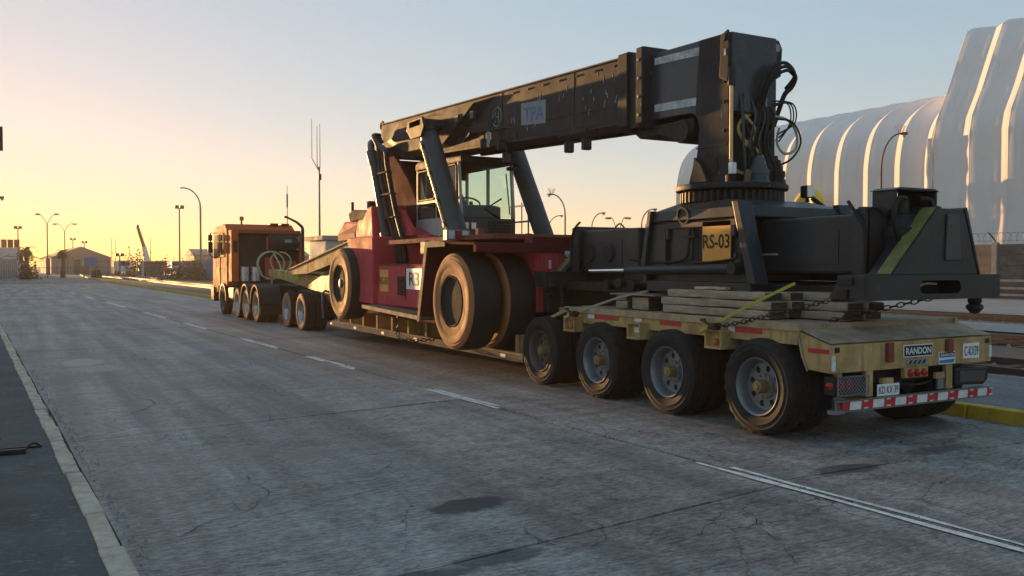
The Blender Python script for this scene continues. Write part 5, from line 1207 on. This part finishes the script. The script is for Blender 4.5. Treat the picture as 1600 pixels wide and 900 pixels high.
strap([(6.60, 7.50, 1.10), (6.78, 7.2, 1.30), (6.90, 7.0, 1.42), (7.2, 6.9, 1.56)], .032, 'strap_yellow', 'bright yellow strap pulled tight between deck edge and spreader, with black ratchet', 'ratchet straps')
strap([(6.62, 10.35, 1.10), (6.74, 10.0, 1.21), (6.88, 9.6, 1.34), (7.1, 9.3, 1.42)], .028, 'strap_pale', 'pale thin strap running up from the front outrigger bracket', 'ratchet straps')
def chain(pts, label, r=.022, step=.052):
    t = thing('lashing_chain', pts[0], label, 'chain', 'lashing chains')
    P_ = [Vector(p) for p in pts]; m = M(); flip = 0
    for a, b in zip(P_, P_[1:]):
        d = b-a; n = max(1, int(d.length/step)); d.normalize(); s1 = d.cross(Vector((0, 0, 1))).normalized(); s2 = d.cross(s1)
        for i in range(n):
            c = a+d*(i+.5)*((b-a).length/n); w_ = s1 if flip else s2; flip ^= 1; ring = []
            rg = []
            for k in range(8):
                an = 2*math.pi*k/8; e = d*math.cos(an)*(step*.72)+w_*math.sin(an)*r*.85; nn = (d*math.cos(an)+w_*math.sin(an)); x_ = d.cross(w_)
                rg.append(m.v([c+e+(nn*math.cos(q)+x_*math.sin(q))*r*.34 for q in (0, 2.09, 4.19)]))
            for k in range(8):
                A, B = rg[k], rg[(k+1) % 8]
                for q in range(3): m.f([A[q], A[(q+1) % 3], B[(q+1) % 3], B[q]])
    m.build('links', 'chain_steel', t); return t
chain([(6.62, 7.47, 1.08), (6.70, 7.1, 1.16), (6.80, 6.7, 1.27), (6.92, 6.2, 1.40)], 'rusty chain from the outrigger up to the end beam beside the yellow strap')
chain([(8.1, 5.92, 1.42), (7.8, 6.1, 1.34), (7.5, 6.28, 1.26), (7.3, 6.5, 1.18)], 'dark chain slanting down below the middle of the end beam', .026, .06)
chain([(6.05, 15.5, .86), (6.06, 15.5, .6), (6.1, 15.48, .38), (6.4, 15.3, .36), (6.7, 15.1, .4)], 'chain hanging from the red machine step beside the low bed', .03, .07)
chain([(7.55, 12.1, 1.92), (7.72, 12.08, 1.75), (7.8, 12.09, 1.62)], 'short chain hanging over the white sign on the machine front', .024, .06)
chain([(6.85, 11.0, 1.18), (7.2, 11.6, 1.45), (7.4, 11.95, 1.62)], 'chain in shadow between the big tyre and the trailer deck', .022, .055)

# ------------------------------------------------------------------ tractor unit
tk = thing('tractor_truck', (7.6, 31, 0), 'orange heavy tractor truck pulling the lowbed trailer', 'truck')
TX0, TX1 = 6.30, 8.80; TM = (TX0+TX1)/2
def mt_(x): return 2*TM-x
for k, y in enumerate((33.15, 30.70, 29.37, 27.95)):
    for s in (1, -1):
        x = TX0+.16 if s > 0 else mt_(TX0+.16)
        wheel(tk, x, y, .5, TYD if k else TY2, RIM_P if k else RIM_D, HUB_D, s, k > 0, k)
    M().cyl((TX0+.3, y, .5), (mt_(TX0+.3), y, .5), .08, 10).build('axle', 'dark_steel', tk)
for x in (7.15, 7.75): M().box(x, x+.14, 27.2, 34.6, .72, .98).build('chassis_rail', 'dark_steel', tk)
M().box(6.9, 8.15, 28.2, 29.6, .985, 1.12).build('fifth_wheel', 'dark_steel', tk, bevel=.03)
for y in (29.37, 27.95):
    for s in (1, -1):
        a, b = sorted((TX0-.02 if s > 0 else mt_(TX0-.02), TX0+.68 if s > 0 else mt_(TX0+.68)))
        out = [(y+.62*math.cos(a_), .5+.66*math.sin(a_)) for a_ in [math.pi*(1.02-i*.10) for i in range(11)]]; inn2 = [(y+.585*math.cos(a_), .5+.625*math.sin(a_)) for a_ in [math.pi*(1.02-i*.10) for i in range(11)]]
        f = M().prism(out+inn2[::-1], 'X', a, b).build('mudguard', 'hose_black', tk, smooth=30)
        M().box(a+.02, b-.02, y-.64, y-.62, .25, .56).build('mud_flap', 'hose_black', f)
        e = a-.012 if s > 0 else b+.001
        M().prism([(y+.625*math.cos(a_), .5+.665*math.sin(a_)) for a_ in [math.pi*(1.02-i*.10) for i in range(11)]]+[(y+.57*math.cos(a_), .5+.61*math.sin(a_)) for a_ in [math.pi*(1.02-i*.10) for i in range(11)]][::-1], 'X', e, e+.011).build('mudguard_lip', 'sunlit_rubber', f)  # orange lip paints the sunlit edge of the arch
M().box(TX0+.05, TX0+.7, 31.4, 32.4, .55, 1.0).build('fuel_tank', 'dark_steel', tk, bevel=.08); M().box(mt_(TX0+.7), mt_(TX0+.05), 31.4, 32.4, .55, 1.0).build('fuel_tank', 'dark_steel', tk, bevel=.08)
# cab
m = M(); m.prism([(32.45, 1.0), (32.45, 3.05), (32.8, 3.22), (34.6, 3.18), (34.95, 2.95), (35.15, 2.1), (35.2, .75), (34.1, .72), (34.0, 1.05)], 'X', TX0+.05, TX1-.05)
cab = m.build('cab', 'orange_paint', tk, bevel=.06)
for s in (1, -1):
    def X(a): return a if s > 0 else mt_(a)
    def side(name, poly, mat, d0, d1): return M().prism(poly, 'X', *sorted((X(TX0+.05-d0), X(TX0+.05-d1)))).build(name, mat, cab)
    side('side_window', [(33.75, 2.08), (33.75, 2.88), (34.65, 2.86), (34.85, 2.5), (34.9, 2.0)], 'truck_glass', .004, .012)
    side('rear_side_window', [(33.0, 2.15), (33.0, 2.85), (33.55, 2.87), (33.55, 2.12)], 'truck_glass', .004, .012)
    dr = side('door', [(33.68, 1.0), (33.68, 2.04), (34.92, 1.95), (34.98, 1.0)], 'orange_paint', .004, .014)
    M().box(*sorted((X(TX0+.02), X(TX0+.036))), 33.78, 33.95, 1.6, 1.66).build('handle', 'hose_black', dr)
    side('wheel_arch', [(33.15+.62*math.cos(a_), .5+.62*math.sin(a_)) for a_ in [math.pi*(1-i*.1) for i in range(11)]]+[(33.15+.54*math.cos(a_), .5+.54*math.sin(a_)) for a_ in [math.pi*(i*.1) for i in range(11)]], 'hose_black', .0, .04)
    mr = M().box(*sorted((X(TX0-.22), X(TX0-.05))), 34.55, 34.68, 2.22, 2.62).build('mirror', 'hose_black', tk, bevel=.03)
    M().box(*sorted((X(TX0-.22), X(TX0-.06))), 34.55, 34.68, 2.66, 2.88).build('mirror_top', 'hose_black', mr, bevel=.03)
    M().tube([(X(TX0+.1), 34.6, 2.95), (X(TX0-.12), 34.62, 2.95), (X(TX0-.14), 34.62, 2.1), (X(TX0+.1), 34.6, 2.0)], .02, 6).build('mirror_arm', 'hose_black', mr)
M().box(TX0, TX1, 34.7, 35.3, .42, .95).build('bumper', 'hose_black', tk, bevel=.05)
M().poly([(TX0+.2, 35.16, 2.15), (TX1-.2, 35.16, 2.15), (TX1-.25, 34.99, 2.92), (TX0+.25, 34.99, 2.92)]).build('windscreen', 'truck_glass', cab)
for x in (6.6, 7.1): M().box(x, x+.14, 34.4, 34.55, 3.18, 3.28).build('roof_lamp', 'hose_black', cab, bevel=.02)
M().box(6.62, 8.5, 32.43, 32.449, 2.55, 3.0).build('rear_panel', 'dark_orange', cab); M().box(7.1, 7.7, 32.415, 32.429, 2.9, 3.0).build('rear_vent', 'hose_black', cab)
M().cyl((6.95, 32.9, 3.2), (6.95, 32.9, 3.36), .03, 8).build('beacon_stem', 'dark_steel', cab); M().lathe([(0, .08), (.13, .075), (.15, .001)], 14, 'Z', (6.95, 32.9, 3.36)).build('beacon', 'lamp_amber', cab, smooth=40)
for x in (7.9, 8.3): M().box(x, x+.3, 32.6, 33.0, 3.2, 3.27).build('roof_unit', 'dark_orange', cab, bevel=.03)
# equipment rack behind the cab
rk = M().box(6.60, 8.78, 32.12, 32.18, 1.18, 2.86).build('rack_panel', 'dark_steel', tk)
for (x0, x1, z0, z1, mt2) in ((6.36, 6.60, 1.18, 2.98, 'orange_paint'), (6.60, 8.78, 2.86, 2.98, 'dark_orange'), (8.70, 8.82, 1.18, 2.9, 'dark_orange')):
    M().box(x0, x1, 31.75, 32.25, z0, z1).build('rack_frame', mt2, rk, bevel=.015)
M().box(6.45, 8.75, 31.7, 32.1, 1.10, 1.18).build('rack_shelf', 'dark_steel', rk)
for x in (6.82, 7.2): M().lathe([(0, .165), (.5, .165)], 20, 'Z', (x, 31.9, 1.2)).build('air_tank', 'tank_silver', rk, smooth=40)
M().box(7.52, 7.82, 31.72, 31.95, 1.22, 2.02).build('extinguisher_box', 'red_paint', rk, bevel=.03)
M().box(7.85, 8.6, 31.72, 32.1, 1.5, 1.9).build('tool_box', 'dark_orange', rk, bevel=.02); M().box(7.9, 8.6, 31.7, 32.1, 1.2, 1.48).build('tool_box', 'dark_steel', rk, bevel=.02)
M().lathe([(-.55, .28), (-.5, .33), (.5, .33), (.55, .28)], 22, 'X', (8.15, 31.9, 2.55)).build('hydraulic_tank', 'dark_steel', rk, smooth=40)
M().box(8.15, 8.4, 31.55, 31.58, 2.55, 2.66).build('tank_label', 'faded_panel', rk)
M().box(7.55, 7.7, 31.7, 31.8, 2.3, 2.75).build('red_reel', 'red_paint', rk, bevel=.02); M().box(6.42, 6.56, 31.735, 31.749, 2.2, 2.6).build('hose_hook', 'hose_black', rk)
def coil(c, r, n=1.6, k=0):
    pts = [(c[0]+r*(1+.05*math.sin(3*t))*math.cos(t)*.95, c[1]-.02*t, c[2]+r*math.sin(t)) for t in [i*.26+k for i in range(int(n*24))]]
    return M().tube(pts, .03, 8).build('air_hose', 'hose_green', rk, smooth=50)
coil((7.62, 31.5, 1.75), .48, 1.5, 1.0); coil((7.95, 31.45, 1.85), .36, 1.0, 2.0)
M().tube(spline([(7.7, 31.4, 2.2), (7.85, 31.0, 1.7), (7.7, 30.4, 1.35), (7.75, 29.6, 1.5)], 8), .03, 8).build('air_hose', 'hose_green', rk, smooth=50)
M().tube([(8.86, 31.8, 1.1), (8.86, 31.8, 3.02), (8.84, 31.8, 3.12), (8.66, 31.8, 3.28), (8.25, 31.8, 3.48)], [.06, .06, .055, .045, .035], 8).build('lamp_post', 'dark_steel', tk, smooth=50)
M().box(8.18, 8.28, 31.75, 31.85, 3.42, 3.50).build('lamp_head', 'dark_steel', tk)
M().tube([(8.62, 31.7, 2.3), (8.66, 31.65, 2.6), (8.62, 31.6, 2.75)], .05, 8).build('exhaust_pipe', 'tank_silver', rk)
M().cyl((7.52, 30.9, 1.0), (7.52, 30.9, 1.55), .04, 8).build('hose_stand', 'grey_steel', tk)

# ------------------------------------------------------------------ lamps, masts and far things
def lamp_single(x, y, h, arm_, dirn, label, mat='pole_steel', r=.07, group='street lamps of the port yard', cage=False):
    t = thing('street_lamp', (x, y, 0), label, 'street lamp', group)
    dx, dy = dirn
    pts = [(x, y, 0), (x, y, h*.55), (x, y, h*.78)]+[(x+dx*arm_*(1-math.cos(a)), y+dy*arm_*(1-math.cos(a)), h*.78+h*.22*math.sin(a)) for a in [math.pi/2*k/7 for k in range(1, 8)]]
    M().tube(pts, [r*1.3]+[r]*2+[r*.75]*7, 8).build('pole', mat, t, smooth=50)
    e = pts[-1]; M().box(e[0]-.15+dx*.15, e[0]+.15+dx*.15, e[1]-.15+dy*.3, e[1]+.15+dy*.3, e[2]-.09, e[2]+.06).build('lamp_head', mat, t, bevel=.03)
    M().lathe([(0, .10), (-.12, .07), (-.14, .001)], 10, 'Z', (e[0]+dx*.2, e[1]+dy*.2, e[2]-.09)).build('lens', 'lamp_clear', t)
    if cage:
        m = M()
        for k in range(8):
            a = k*.785; m.cyl((e[0]+.10*math.cos(a), e[1]+.10*math.sin(a), e[2]), (e[0]+.30*math.cos(a), e[1]+.30*math.sin(a), e[2]+.45), .014, 4)
        m.build('bird_spikes', 'pale_concrete', t)
    return t
def lamp_double(x, y, h, a_, fork, label, curved=False, r=.07):
    t = thing('street_lamp', (x, y, 0), label, 'street lamp', 'street lamps of the port yard')
    M().tube([(x, y, 0), (x, y, fork)], [r*1.2, r], 8).build('pole', 'pole_steel', t)
    c, s_ = math.cos(R(28.7)), -math.sin(R(28.7))
    for sg in (-1, 1):
        if curved: P_ = spline([(x, y, fork), (x+c*a_*.25*sg, y+s_*a_*.25*sg, fork+(h-fork)*.6), (x+c*a_*.6*sg, y+s_*a_*.6*sg, h), (x+c*a_*sg, y+s_*a_*sg, h)], 5)
        else: P_ = [(x, y, fork), (x+c*a_*.62*sg, y+s_*a_*.62*sg, h*.985), (x+c*a_*sg, y+s_*a_*sg, h)]
        am = M().tube(P_, r*.6, 6).build('arm', 'pole_steel', t); e = P_[-1]
        M().box(e[0]-.3, e[0]+.3, e[1]-.15, e[1]+.15, e[2]-.12, e[2]+.08).build('lamp_head', 'pole_steel', am)
    return t
D1 = (-.877, .48); D2 = (.877, -.48)
lamp_single(22.9, 136, 13.0, 2.6, D1, 'tall hooked street lamp left of the orange truck cab, its arm pointing left', r=.13)
lamp_single(43.9, 35.5, 9.4, 1.1, D2, 'dark red curved lamp before the white tent, bird spikes on its head', 'rust_pole', .055, cage=True)
lamp_single(37.3, 59.5, 7.3, 1.05, D1, 'lamp right of the cab cylinder with its arm leaning left', cage=True)
lamp_single(51.7, 86.0, 7.3, 1.3, D2, 'small lamp whose arm peeks out behind the right lift cylinder')
lamp_single(50.3, 75.2, 7.0, 1.0, D2, 'curved lamp above the spreader arm, left of the twin armed lamp')
lamp_double(55.5, 78.0, 6.75, 1.05, 4.4, 'twin armed lamp with two curved arms above the spreader arm', True)
lamp_single(48.6, 64.7, 6.75, 1.0, D2, 'curved lamp just left of the spreader body roof')
lamp_double(3.1, 135.3, 8.6, 1.25, 7.3, 'Y shaped twin lamp on the far left before the shed')
lamp_double(6.0, 156.5, 8.2, 1.55, 7.0, 'twin lamp with long arms right of the Y shaped lamp', True)
lamp_single(-1.9, 69.5, 6.3, .75, (.877, -.48), 'lamp arm entering at the left picture edge')
def floodpole(x, y, h, label):
    t = thing('flood_light_pole', (x, y, 0), label, 'light pole', 'flood light poles')
    M().cyl((x, y, 0), (x, y, h), .12, 8, .09).build('pole', 'pole_steel', t)
    for dx in (-.35, .35): M().box(x+dx-.28, x+dx+.28, y-.2, y+.2, h-.15, h+.35).build('flood_lamp', 'hose_black', t)
floodpole(-.45, 182.9, 8.4, 'flood light pole at far left above the white building'); floodpole(10.3, 226, 7.6, 'short flood light pole behind the shed ridge'); floodpole(12.6, 225, 6.9, 'lower flood light pole right of the shed ridge')
floodpole(13.5, 152.3, 3.3, 'low lamp post right of the shed near the tracks'); floodpole(20.2, 137.4, 10.1, 'straight tall pole with small lamp left of the hooked lamp')
for (x, y, h, lab) in ((19.5, 240, 8.3, 'thin mast right of the shed, left of a pair'), (20.3, 240, 8.3, 'thin mast right of the shed, right of a pair'), (25.3, 214, 7.7, 'thin mast right of the crane boom'), (24.2, 214, 5.9, 'short thin mast beside the crane boom'), (18, 240, 4, 'short mast behind the shed eave')):
    t = thing('mast', (x, y, 0), lab, 'mast', 'thin masts on the horizon'); M().cyl((x, y, 0), (x, y, h), .10, 6, .05).build('pole', 'pole_steel', t); M().box(x-.14, x+.14, y-.14, y+.14, h*.55, h*.62).build('box', 'pole_steel', t)
t = thing('antenna_mast', (22, 73.8, 0), 'antenna mast with three upright whips above the truck rack', 'antenna')
M().cyl((22, 73.8, 0), (22, 73.8, 10.0), .11, 8, .06).build('pole', 'pole_steel', t)
for (dx, z0, z1) in ((-.62, 10.7, 14.0), (-.18, 10.2, 13.4), (.06, 10.0, 13.6)):
    M().tube([(22, 73.8, 9.6), (22+dx*.877, 73.8-dx*.48, z0), (22+dx*.877, 73.8-dx*.48, z1)], [.04, .035, .02], 6).build('whip', 'pole_steel', t)
M().box(21.9, 22.15, 73.7, 73.9, 8.9, 9.4).build('box', 'dark_steel', t)
t = thing('whip_antenna', (19.6, 75, 0), 'thin whip antenna with a thick sleeve behind the truck rack', 'antenna')
M().tube([(19.6, 75, 0), (19.6, 75, 7.0), (19.6, 75, 8.4)], [.05, .03, .02], 6).build('pole', 'pole_steel', t); M().cyl((19.6, 75, 6.6), (19.6, 75, 7.7), .07, 8).build('sleeve', 'pole_steel', t)
t = thing('handrail_mast', (38.2, 68, 0), 'thin bare pole seen between the cab and the right cylinder', 'pole'); M().cyl((38.2, 68, 0), (38.2, 68, 7.2), .06, 6).build('pole', 'pole_steel', t)
# gable shed
sh = thing('gable_shed', (11, 214, 0), 'large grey gable shed on the horizon at the end of the road', 'shed')
gx = lambda u, v: (11.2+u*.96-v*.05, 211+u*-.22+v)
def gp(u, v, z): return (*gx(u, v), z)
M().hexa([gp(-5.9, 0, -.05), gp(5.9, 0, -.05), gp(5.9, 30, -.05), gp(-5.9, 30, -.05), gp(-5.9, 0, 3.4), gp(5.9, 0, 3.4), gp(5.9, 30, 3.4), gp(-5.9, 30, 3.4)]).build('wall', 'shed_grey', sh)
m = M(); A = m.v([gp(-6.1, -.3, 3.401), gp(6.1, -.3, 3.401), gp(0, -.3, 5.75)]); B = m.v([gp(-6.1, 30, 3.401), gp(6.1, 30, 3.401), gp(0, 30, 5.75)])
m.f(A); m.f(B[::-1]); m.f([A[0], B[0], B[2], A[2]]); m.f([A[1], A[2], B[2], B[1]]); m.f([A[0], A[1], B[1], B[0]]); m.build('roof', 'shed_grey', sh)
M().hexa([gp(-1.5, -.06, 0), gp(1.5, -.06, 0), gp(1.5, -.02, 0), gp(-1.5, -.02, 0), gp(-1.5, -.06, 2.8), gp(1.5, -.06, 2.8), gp(1.5, -.02, 2.8), gp(-1.5, -.02, 2.8)]).build('door', 'dark_wall', sh)
# gate fence across the road end
fn = thing('mesh_fence', (8, 190, 0), 'tall dark mesh fence and gate across the end of the road', 'fence')
for k in range(14):
    x = .6+1.75*k; y = 186+x*.1
    M().cyl((x, y, 0), (x, y, 2.6), .07, 6).build('post', 'dark_wall', fn)
for z in (.1, 1.3, 2.55): M().cyl((.6, 186.06, z), (23.4, 188.3, z), .05, 5).build('rail', 'dark_wall', fn)
m = M()
for k in range(76): x = .6+.3*k; m.cyl((x, 186+x*.1, .1), (x, 186+x*.1, 2.5), .018, 3)
m.build('wires', 'dark_wall', fn, kind='stuff')
for k, x in enumerate((4.3, 9.2)):
    t = thing('gate_pillar', (x, 185, 0), ('reddish gate pillar left of the palm trunk' if k == 0 else 'dark gate pillar in front of the shed'), 'pillar'); M().box(x-.35, x+.35, 184.6, 185.3, 0, 2.9).build('shaft', 'dusty_red' if k == 0 else 'dark_wall', t, bevel=.05); M().box(x-.42, x+.42, 184.5, 185.4, 2.9, 3.05).build('cap', 'wall_post', t)
# boundary wall on the far left; unseen near bays added to shade the road
lw = thing('boundary_wall', (-2, 150, 0), 'long grey panel wall along the left side of the road, seen far off, its unseen near bays added to shade the road', 'wall')
for k in range(-15, 24):
    y0 = 96+4.2*k; xa = -4.4+(y0-96)*.052; xb = -4.4+(y0+4.1-96)*.052
    M().hexa([(xa, y0, 0), (xa+.15, y0, 0), (xb+.15, y0+4.1, 0), (xb, y0+4.1, 0), (xa, y0, 2.5), (xa+.15, y0, 2.5), (xb+.15, y0+4.1, 2.5), (xb, y0+4.1, 2.5)]).build('wall_panel', 'fence_panel', lw)
    M().box(xa-.1, xa+.24, y0-.09, y0-.003, 0, 2.65).build('post', 'wall_post', lw)
wb = thing('white_building', (-3.5, 170, 0), 'white building with a brown patterned top behind the left wall', 'building')
M().box(-9, -.1, 165, 180, 0, 4.6).build('wall', 'building_white', wb)
for k in range(5): M().box(-4.6+.9*k, -3.8+.9*k, 164.9, 164.99, 4.61, 5.9).build('roof_panel', 'brown_sign' if k % 2 else 'dusty_red', wb)
m = M()
for k in range(8): m.tube([(-3+.9*k, 152, 2.6+.5*(k % 2)), (-1.5+.9*k, 153, 3.4-.4*(k % 3))], .05, 4)
m.build('roof_scrap', 'pole_steel', wb)
sb = thing('sign_board', (-.62, 25.3, 0), 'dark brown sign board at the left picture edge on its post', 'sign')
M().box(-2.2, -.36, 25.28, 25.4, 4.56, 5.14).build('board', 'brown_sign', sb); M().cyl((-1.6, 25.5, 0), (-1.6, 25.5, 5.3), .06, 8).build('post', 'pole_steel', sb)
# palms
def palm(x, y, h, label, rr):
    t = thing('palm_tree', (x, y, 0), label, 'palm tree', 'palm trees at the road end')
    random.seed(int(x*10)+5)
    M().tube([(x, y, 0), (x+.1, y, h*.5), (x, y, h-rr*.6)], [.35, .26, .2], 9).build('trunk', 'palm_trunk', t, smooth=50)
    m = M()
    for k in range(34):
        a = random.uniform(0, 6.28); el = random.uniform(-.9, 1.3); L = rr*random.uniform(.7, 1.1)
        prev = None
        for j in range(6):
            s = j/5; e = el-1.3*s*s
            p = Vector((x+math.cos(a)*L*s*math.cos(e*.6), y+math.sin(a)*L*s*math.cos(e*.6), h-rr*.5+L*s*math.sin(e)))
            w_ = .22*(1-s)*rr*.6+.03; sd_ = Vector((-math.sin(a), math.cos(a), 0))*w_
            if prev:
                m.poly([prev[0], prev[1], p+sd_, p-sd_])
                for sg in (-1, 1): m.poly([p, p+sd_*2.2*sg+Vector((0, 0, -.25*rr*.5)), p+sd_*.5*sg+Vector((math.cos(a), math.sin(a), 0))*.2])
            prev = (p-sd_, p+sd_)
    m.build('crown', 'palm_leaf', t)
palm(.5, 128, 4.3, 'shaggy palm at the end of the left wall', 1.3); palm(5.05, 140, 4.1, 'thin palm before the left side of the shed', .9)
M_ = M(); t = thing('dead_palm_skirt', (.6, 127.2, 0), 'ragged brown shrub at the foot of the left palm', 'shrub')
def bush(t, c, r, n, size, mat='bush_leaf'):
    m = M()
    for i in range(n):
        a = random.uniform(0, 6.28); q = random.uniform(.2, 1)**.5; zz = random.random()
        k = 1+.35*math.sin(a*3+c[0])+.25*math.sin(a*5+c[1])
        p = Vector((c[0]+math.cos(a)*r[0]*q*k*(1-zz*.4), c[1]+math.sin(a)*r[1]*q*k*(1-zz*.4), c[2]+r[2]*zz*(1.1-.5*q)*k))
        d = Vector((random.gauss(0, 1), random.gauss(0, 1), random.gauss(0, 1))).normalized(); e = d.orthogonal().normalized(); s = size*random.uniform(.5, 1.3)
        m.poly([p+d*s, p+e*s*.5, p-d*s, p-e*s*.5])
    m.build('foliage', mat, t)
    m = M()
    for k in range(5): m.tube([(c[0]+random.uniform(-.2, .2)*r[0], c[1], 0), (c[0]+random.uniform(-.7, .7)*r[0], c[1], r[2]*.6)], .05, 4)
    m.build('stems', 'palm_trunk', t)
bush(t, (.6, 127.2, 0), (1.1, 1.0, 2.6), 260, .3)
for (x, y, r, lab) in ((17.9, 118, (3.4, 2.2, 2.7), 'dark scrubby bush beside the hooked lamp base'), (20.4, 121, (2.4, 2, 2.3), 'low bush between the hooked lamp and the truck cab'), (16.6, 160, (1.8, 1.5, 4.4), 'round tree left of the crane boom'), (19.6, 69, (1.3, 1.0, 2.9), 'bare twiggy bush behind the truck rack'), (9.7, 145, (.7, .7, 1.2), 'tiny shrub by the tracks')):
    t = thing('bush', (x, y, 0), lab, 'bush', 'bushes along the yard'); bush(t, (x, y, 0), r, 520 if x != 19.6 else 260, .22 if x != 19.6 else .1)
# mobile crane, kiosk, far vehicles, containers
t = thing('mobile_crane', (21.5, 193, 0), 'mobile crane with raised dark boom and pale base behind the kiosk', 'crane')
M().tube([(22.4, 193, 2.0), (21.7, 193.6, 5.4)], [.55, .45], 8).build('boom_base', 'white_paint', t); M().tube([(21.72, 193.6, 5.3), (20.55, 194.2, 9.6)], [.36, .26], 8).build('boom', 'dark_steel', t)
M().box(20.25, 20.8, 193.9, 194.5, 9.4, 9.9).build('boom_head', 'dark_steel', t); M().box(20.5, 26.5, 192, 194.6, .6, 1.6).build('body', 'yellow_duct', t, bevel=.1); M().box(25, 26.4, 192, 194.6, 1.6, 2.6).build('cab', 'white_paint', t, bevel=.1)
for x in (21.2, 22.6, 24.6, 25.9): M().lathe([(-.2, .5), (.2, .5)], 14, 'Y', (x, 192.1, .5)).build('wheel', 'rubber', t)
t = thing('kiosk', (18, 150, 0), 'small dark kiosk with a flat roof below the crane boom', 'kiosk')
M().box(16.4, 19.2, 149, 152, 0, 1.9).build('wall', 'dark_wall', t); M().box(16.2, 19.4, 148.8, 152.2, 2.25, 2.4).build('roof', 'fence_panel', t); M().box(16.5, 19.1, 149.1, 151.9, 1.9, 2.25).build('window', 'truck_glass', t)
M().box(16.35, 16.6, 148.9, 149.1, 0, 2.24).build('post', 'building_white', t)
t = thing('blue_sign', (7.7, 126, 0), 'blue board sign before the far shed', 'sign'); M().box(6.9, 8.5, 125.9, 126, 1.75, 2.75).build('board', 'blue_paint', t); M().cyl((7.0, 126.1, 0), (7.0, 126.1, 2.7), .05, 6).build('post', 'pole_steel', t); M().cyl((8.4, 126.1, 0), (8.4, 126.1, 2.7), .05, 6).build('post', 'pole_steel', t)
def far_truck(x, y, mat, label):
    t = thing('parked_truck', (x, y, 0), label, 'truck', 'trucks parked far off')
    M().box(x-1, x+1, y, y+1.6, .7, 2.6).build('cab', mat, t, bevel=.12); M().box(x-1.05, x+1.05, y+1.7, y+7, 1.0, 2.4).build('box', 'building_white', t); M().box(x-.85, x+.85, y-.01, y-.002, 1.7, 2.4).build('windscreen', 'truck_glass', t)
    for sx in (-1, .75):
        for dy in (.9, 5.6): M().lathe([(0, .48), (.25, .48)], 14, 'X', (x+sx, y+dy, .48)).build('wheel', 'rubber', t)
far_truck(22.6, 176, 'red_paint', 'small red fronted truck right of the kiosk'); far_truck(26.0, 180, 'white_paint', 'small white truck left of the bushes'); far_truck(15.3, 165, 'white_paint', 'small white truck left of the kiosk')
def box_thing(nm, x0, x1, y0, y1, h, mat, label, cat, rib=True, group=None):
    t = thing(nm, ((x0+x1)/2, (y0+y1)/2, 0), label, cat, group)
    M().box(x0, x1, y0, y1, 0, h).build('shell', mat, t, bevel=.03)
    m = M()
    if rib:
        n = int((x1-x0)/.35)
        for k in range(n): xx = x0+.15+(x1-x0-.3)*k/n; m.box(xx, xx+.14, y0-.04, y0-.002, .15, h-.15)
        m.build('corrugation', mat, t)
    return t
box_thing('container', 20.6, 26, 118, 120.4, 2.55, 'blue_paint', 'blue grey container beside the truck cab', 'container', group='containers in the yard')
box_thing('container', 26.3, 38, 175, 178, 2.6, 'shed_grey', 'grey container row far behind the bushes', 'container', group='containers in the yard')
box_thing('container', 27.5, 33, 130, 132.4, 2.5, 'dark_red_paint', 'dark red container behind the truck front', 'container', group='containers in the yard')
t = thing('white_cabin', (18.6, 58, 0), 'pale grey cabin building seen above the trailer neck', 'cabin')
M().box(17.5, 21.8, 57.4, 61, 0, 3.4).build('wall', 'building_white', t, bevel=.03); M().box(17.2, 22.1, 57.1, 61.3, 3.4, 3.7).build('roof', 'fence_panel', t, bevel=.03)
for x in (18.1, 19.6): M().box(x, x+.9, 57.38, 57.396, 1.6, 2.6).build('window', 'truck_glass', t)
# more far roofs to close the horizon behind the machine
for (x0, x1, y, h, mat, lab) in ((34, 60, 210, 4.0, 'shed_grey', 'long low grey shed on the horizon behind the truck'), (62, 100, 190, 4.5, 'fence_panel', 'long low shed on the horizon behind the cab'), (-60, -12, 220, 4.2, 'shed_grey', 'low far shed at the left horizon')):
    t = thing('far_shed', ((x0+x1)/2, y, 0), lab, 'shed'); M().box(x0, x1, y, y+12, 0, h).build('wall', mat, t); M().prism([(y-.3, h), (y+6, h+1.5), (y+12.3, h)], 'X', x0-.3, x1+.3).build('roof', mat, t)
# broken fitting on the left pavement
t = thing('drain_fitting', (-.05, 9.6, 0), 'broken steel fitting with a bent arm lying on the left asphalt', 'debris')
M().box(-.35, .02, 9.36, 9.42, .012, .06).build('base', 'dark_steel', t, bevel=.01); M().tube([(-.22, 9.45, .03), (-.22, 9.45, .13), (-.2, 9.47, .16)], .02, 8).build('bolt', 'dark_steel', t)
M().tube(spline([(.0, 9.4, .03), (.04, 9.44, .07), (.09, 9.52, .08), (.13, 9.54, .05)], 4), .011, 6).build('arm', 'chain_steel', t); M().box(-.35, .15, 9.62, 9.66, .012, .035).build('strip', 'dark_steel', t)
hz, ht, hb = newmat('haze_air'); ht.nodes.remove(hb)
pv_ = nd(ht, 'VolumePrincipled'); pv_.inputs['Color'].default_value = (1, .88, .72, 1); pv_.inputs['Density'].default_value = .00045; pv_.inputs['Anisotropy'].default_value = .35
ht.links.new(pv_.outputs[0], ht.nodes['Material Output'].inputs['Volume']); MATS['haze_air'] = hz
hzo = M().box(-420, 920, -80, 1520, -1.1, 34).build('haze', 'haze_air', kind='stuff')
for o in list(bpy.data.objects):
    if '_o' in o: del o['_o']
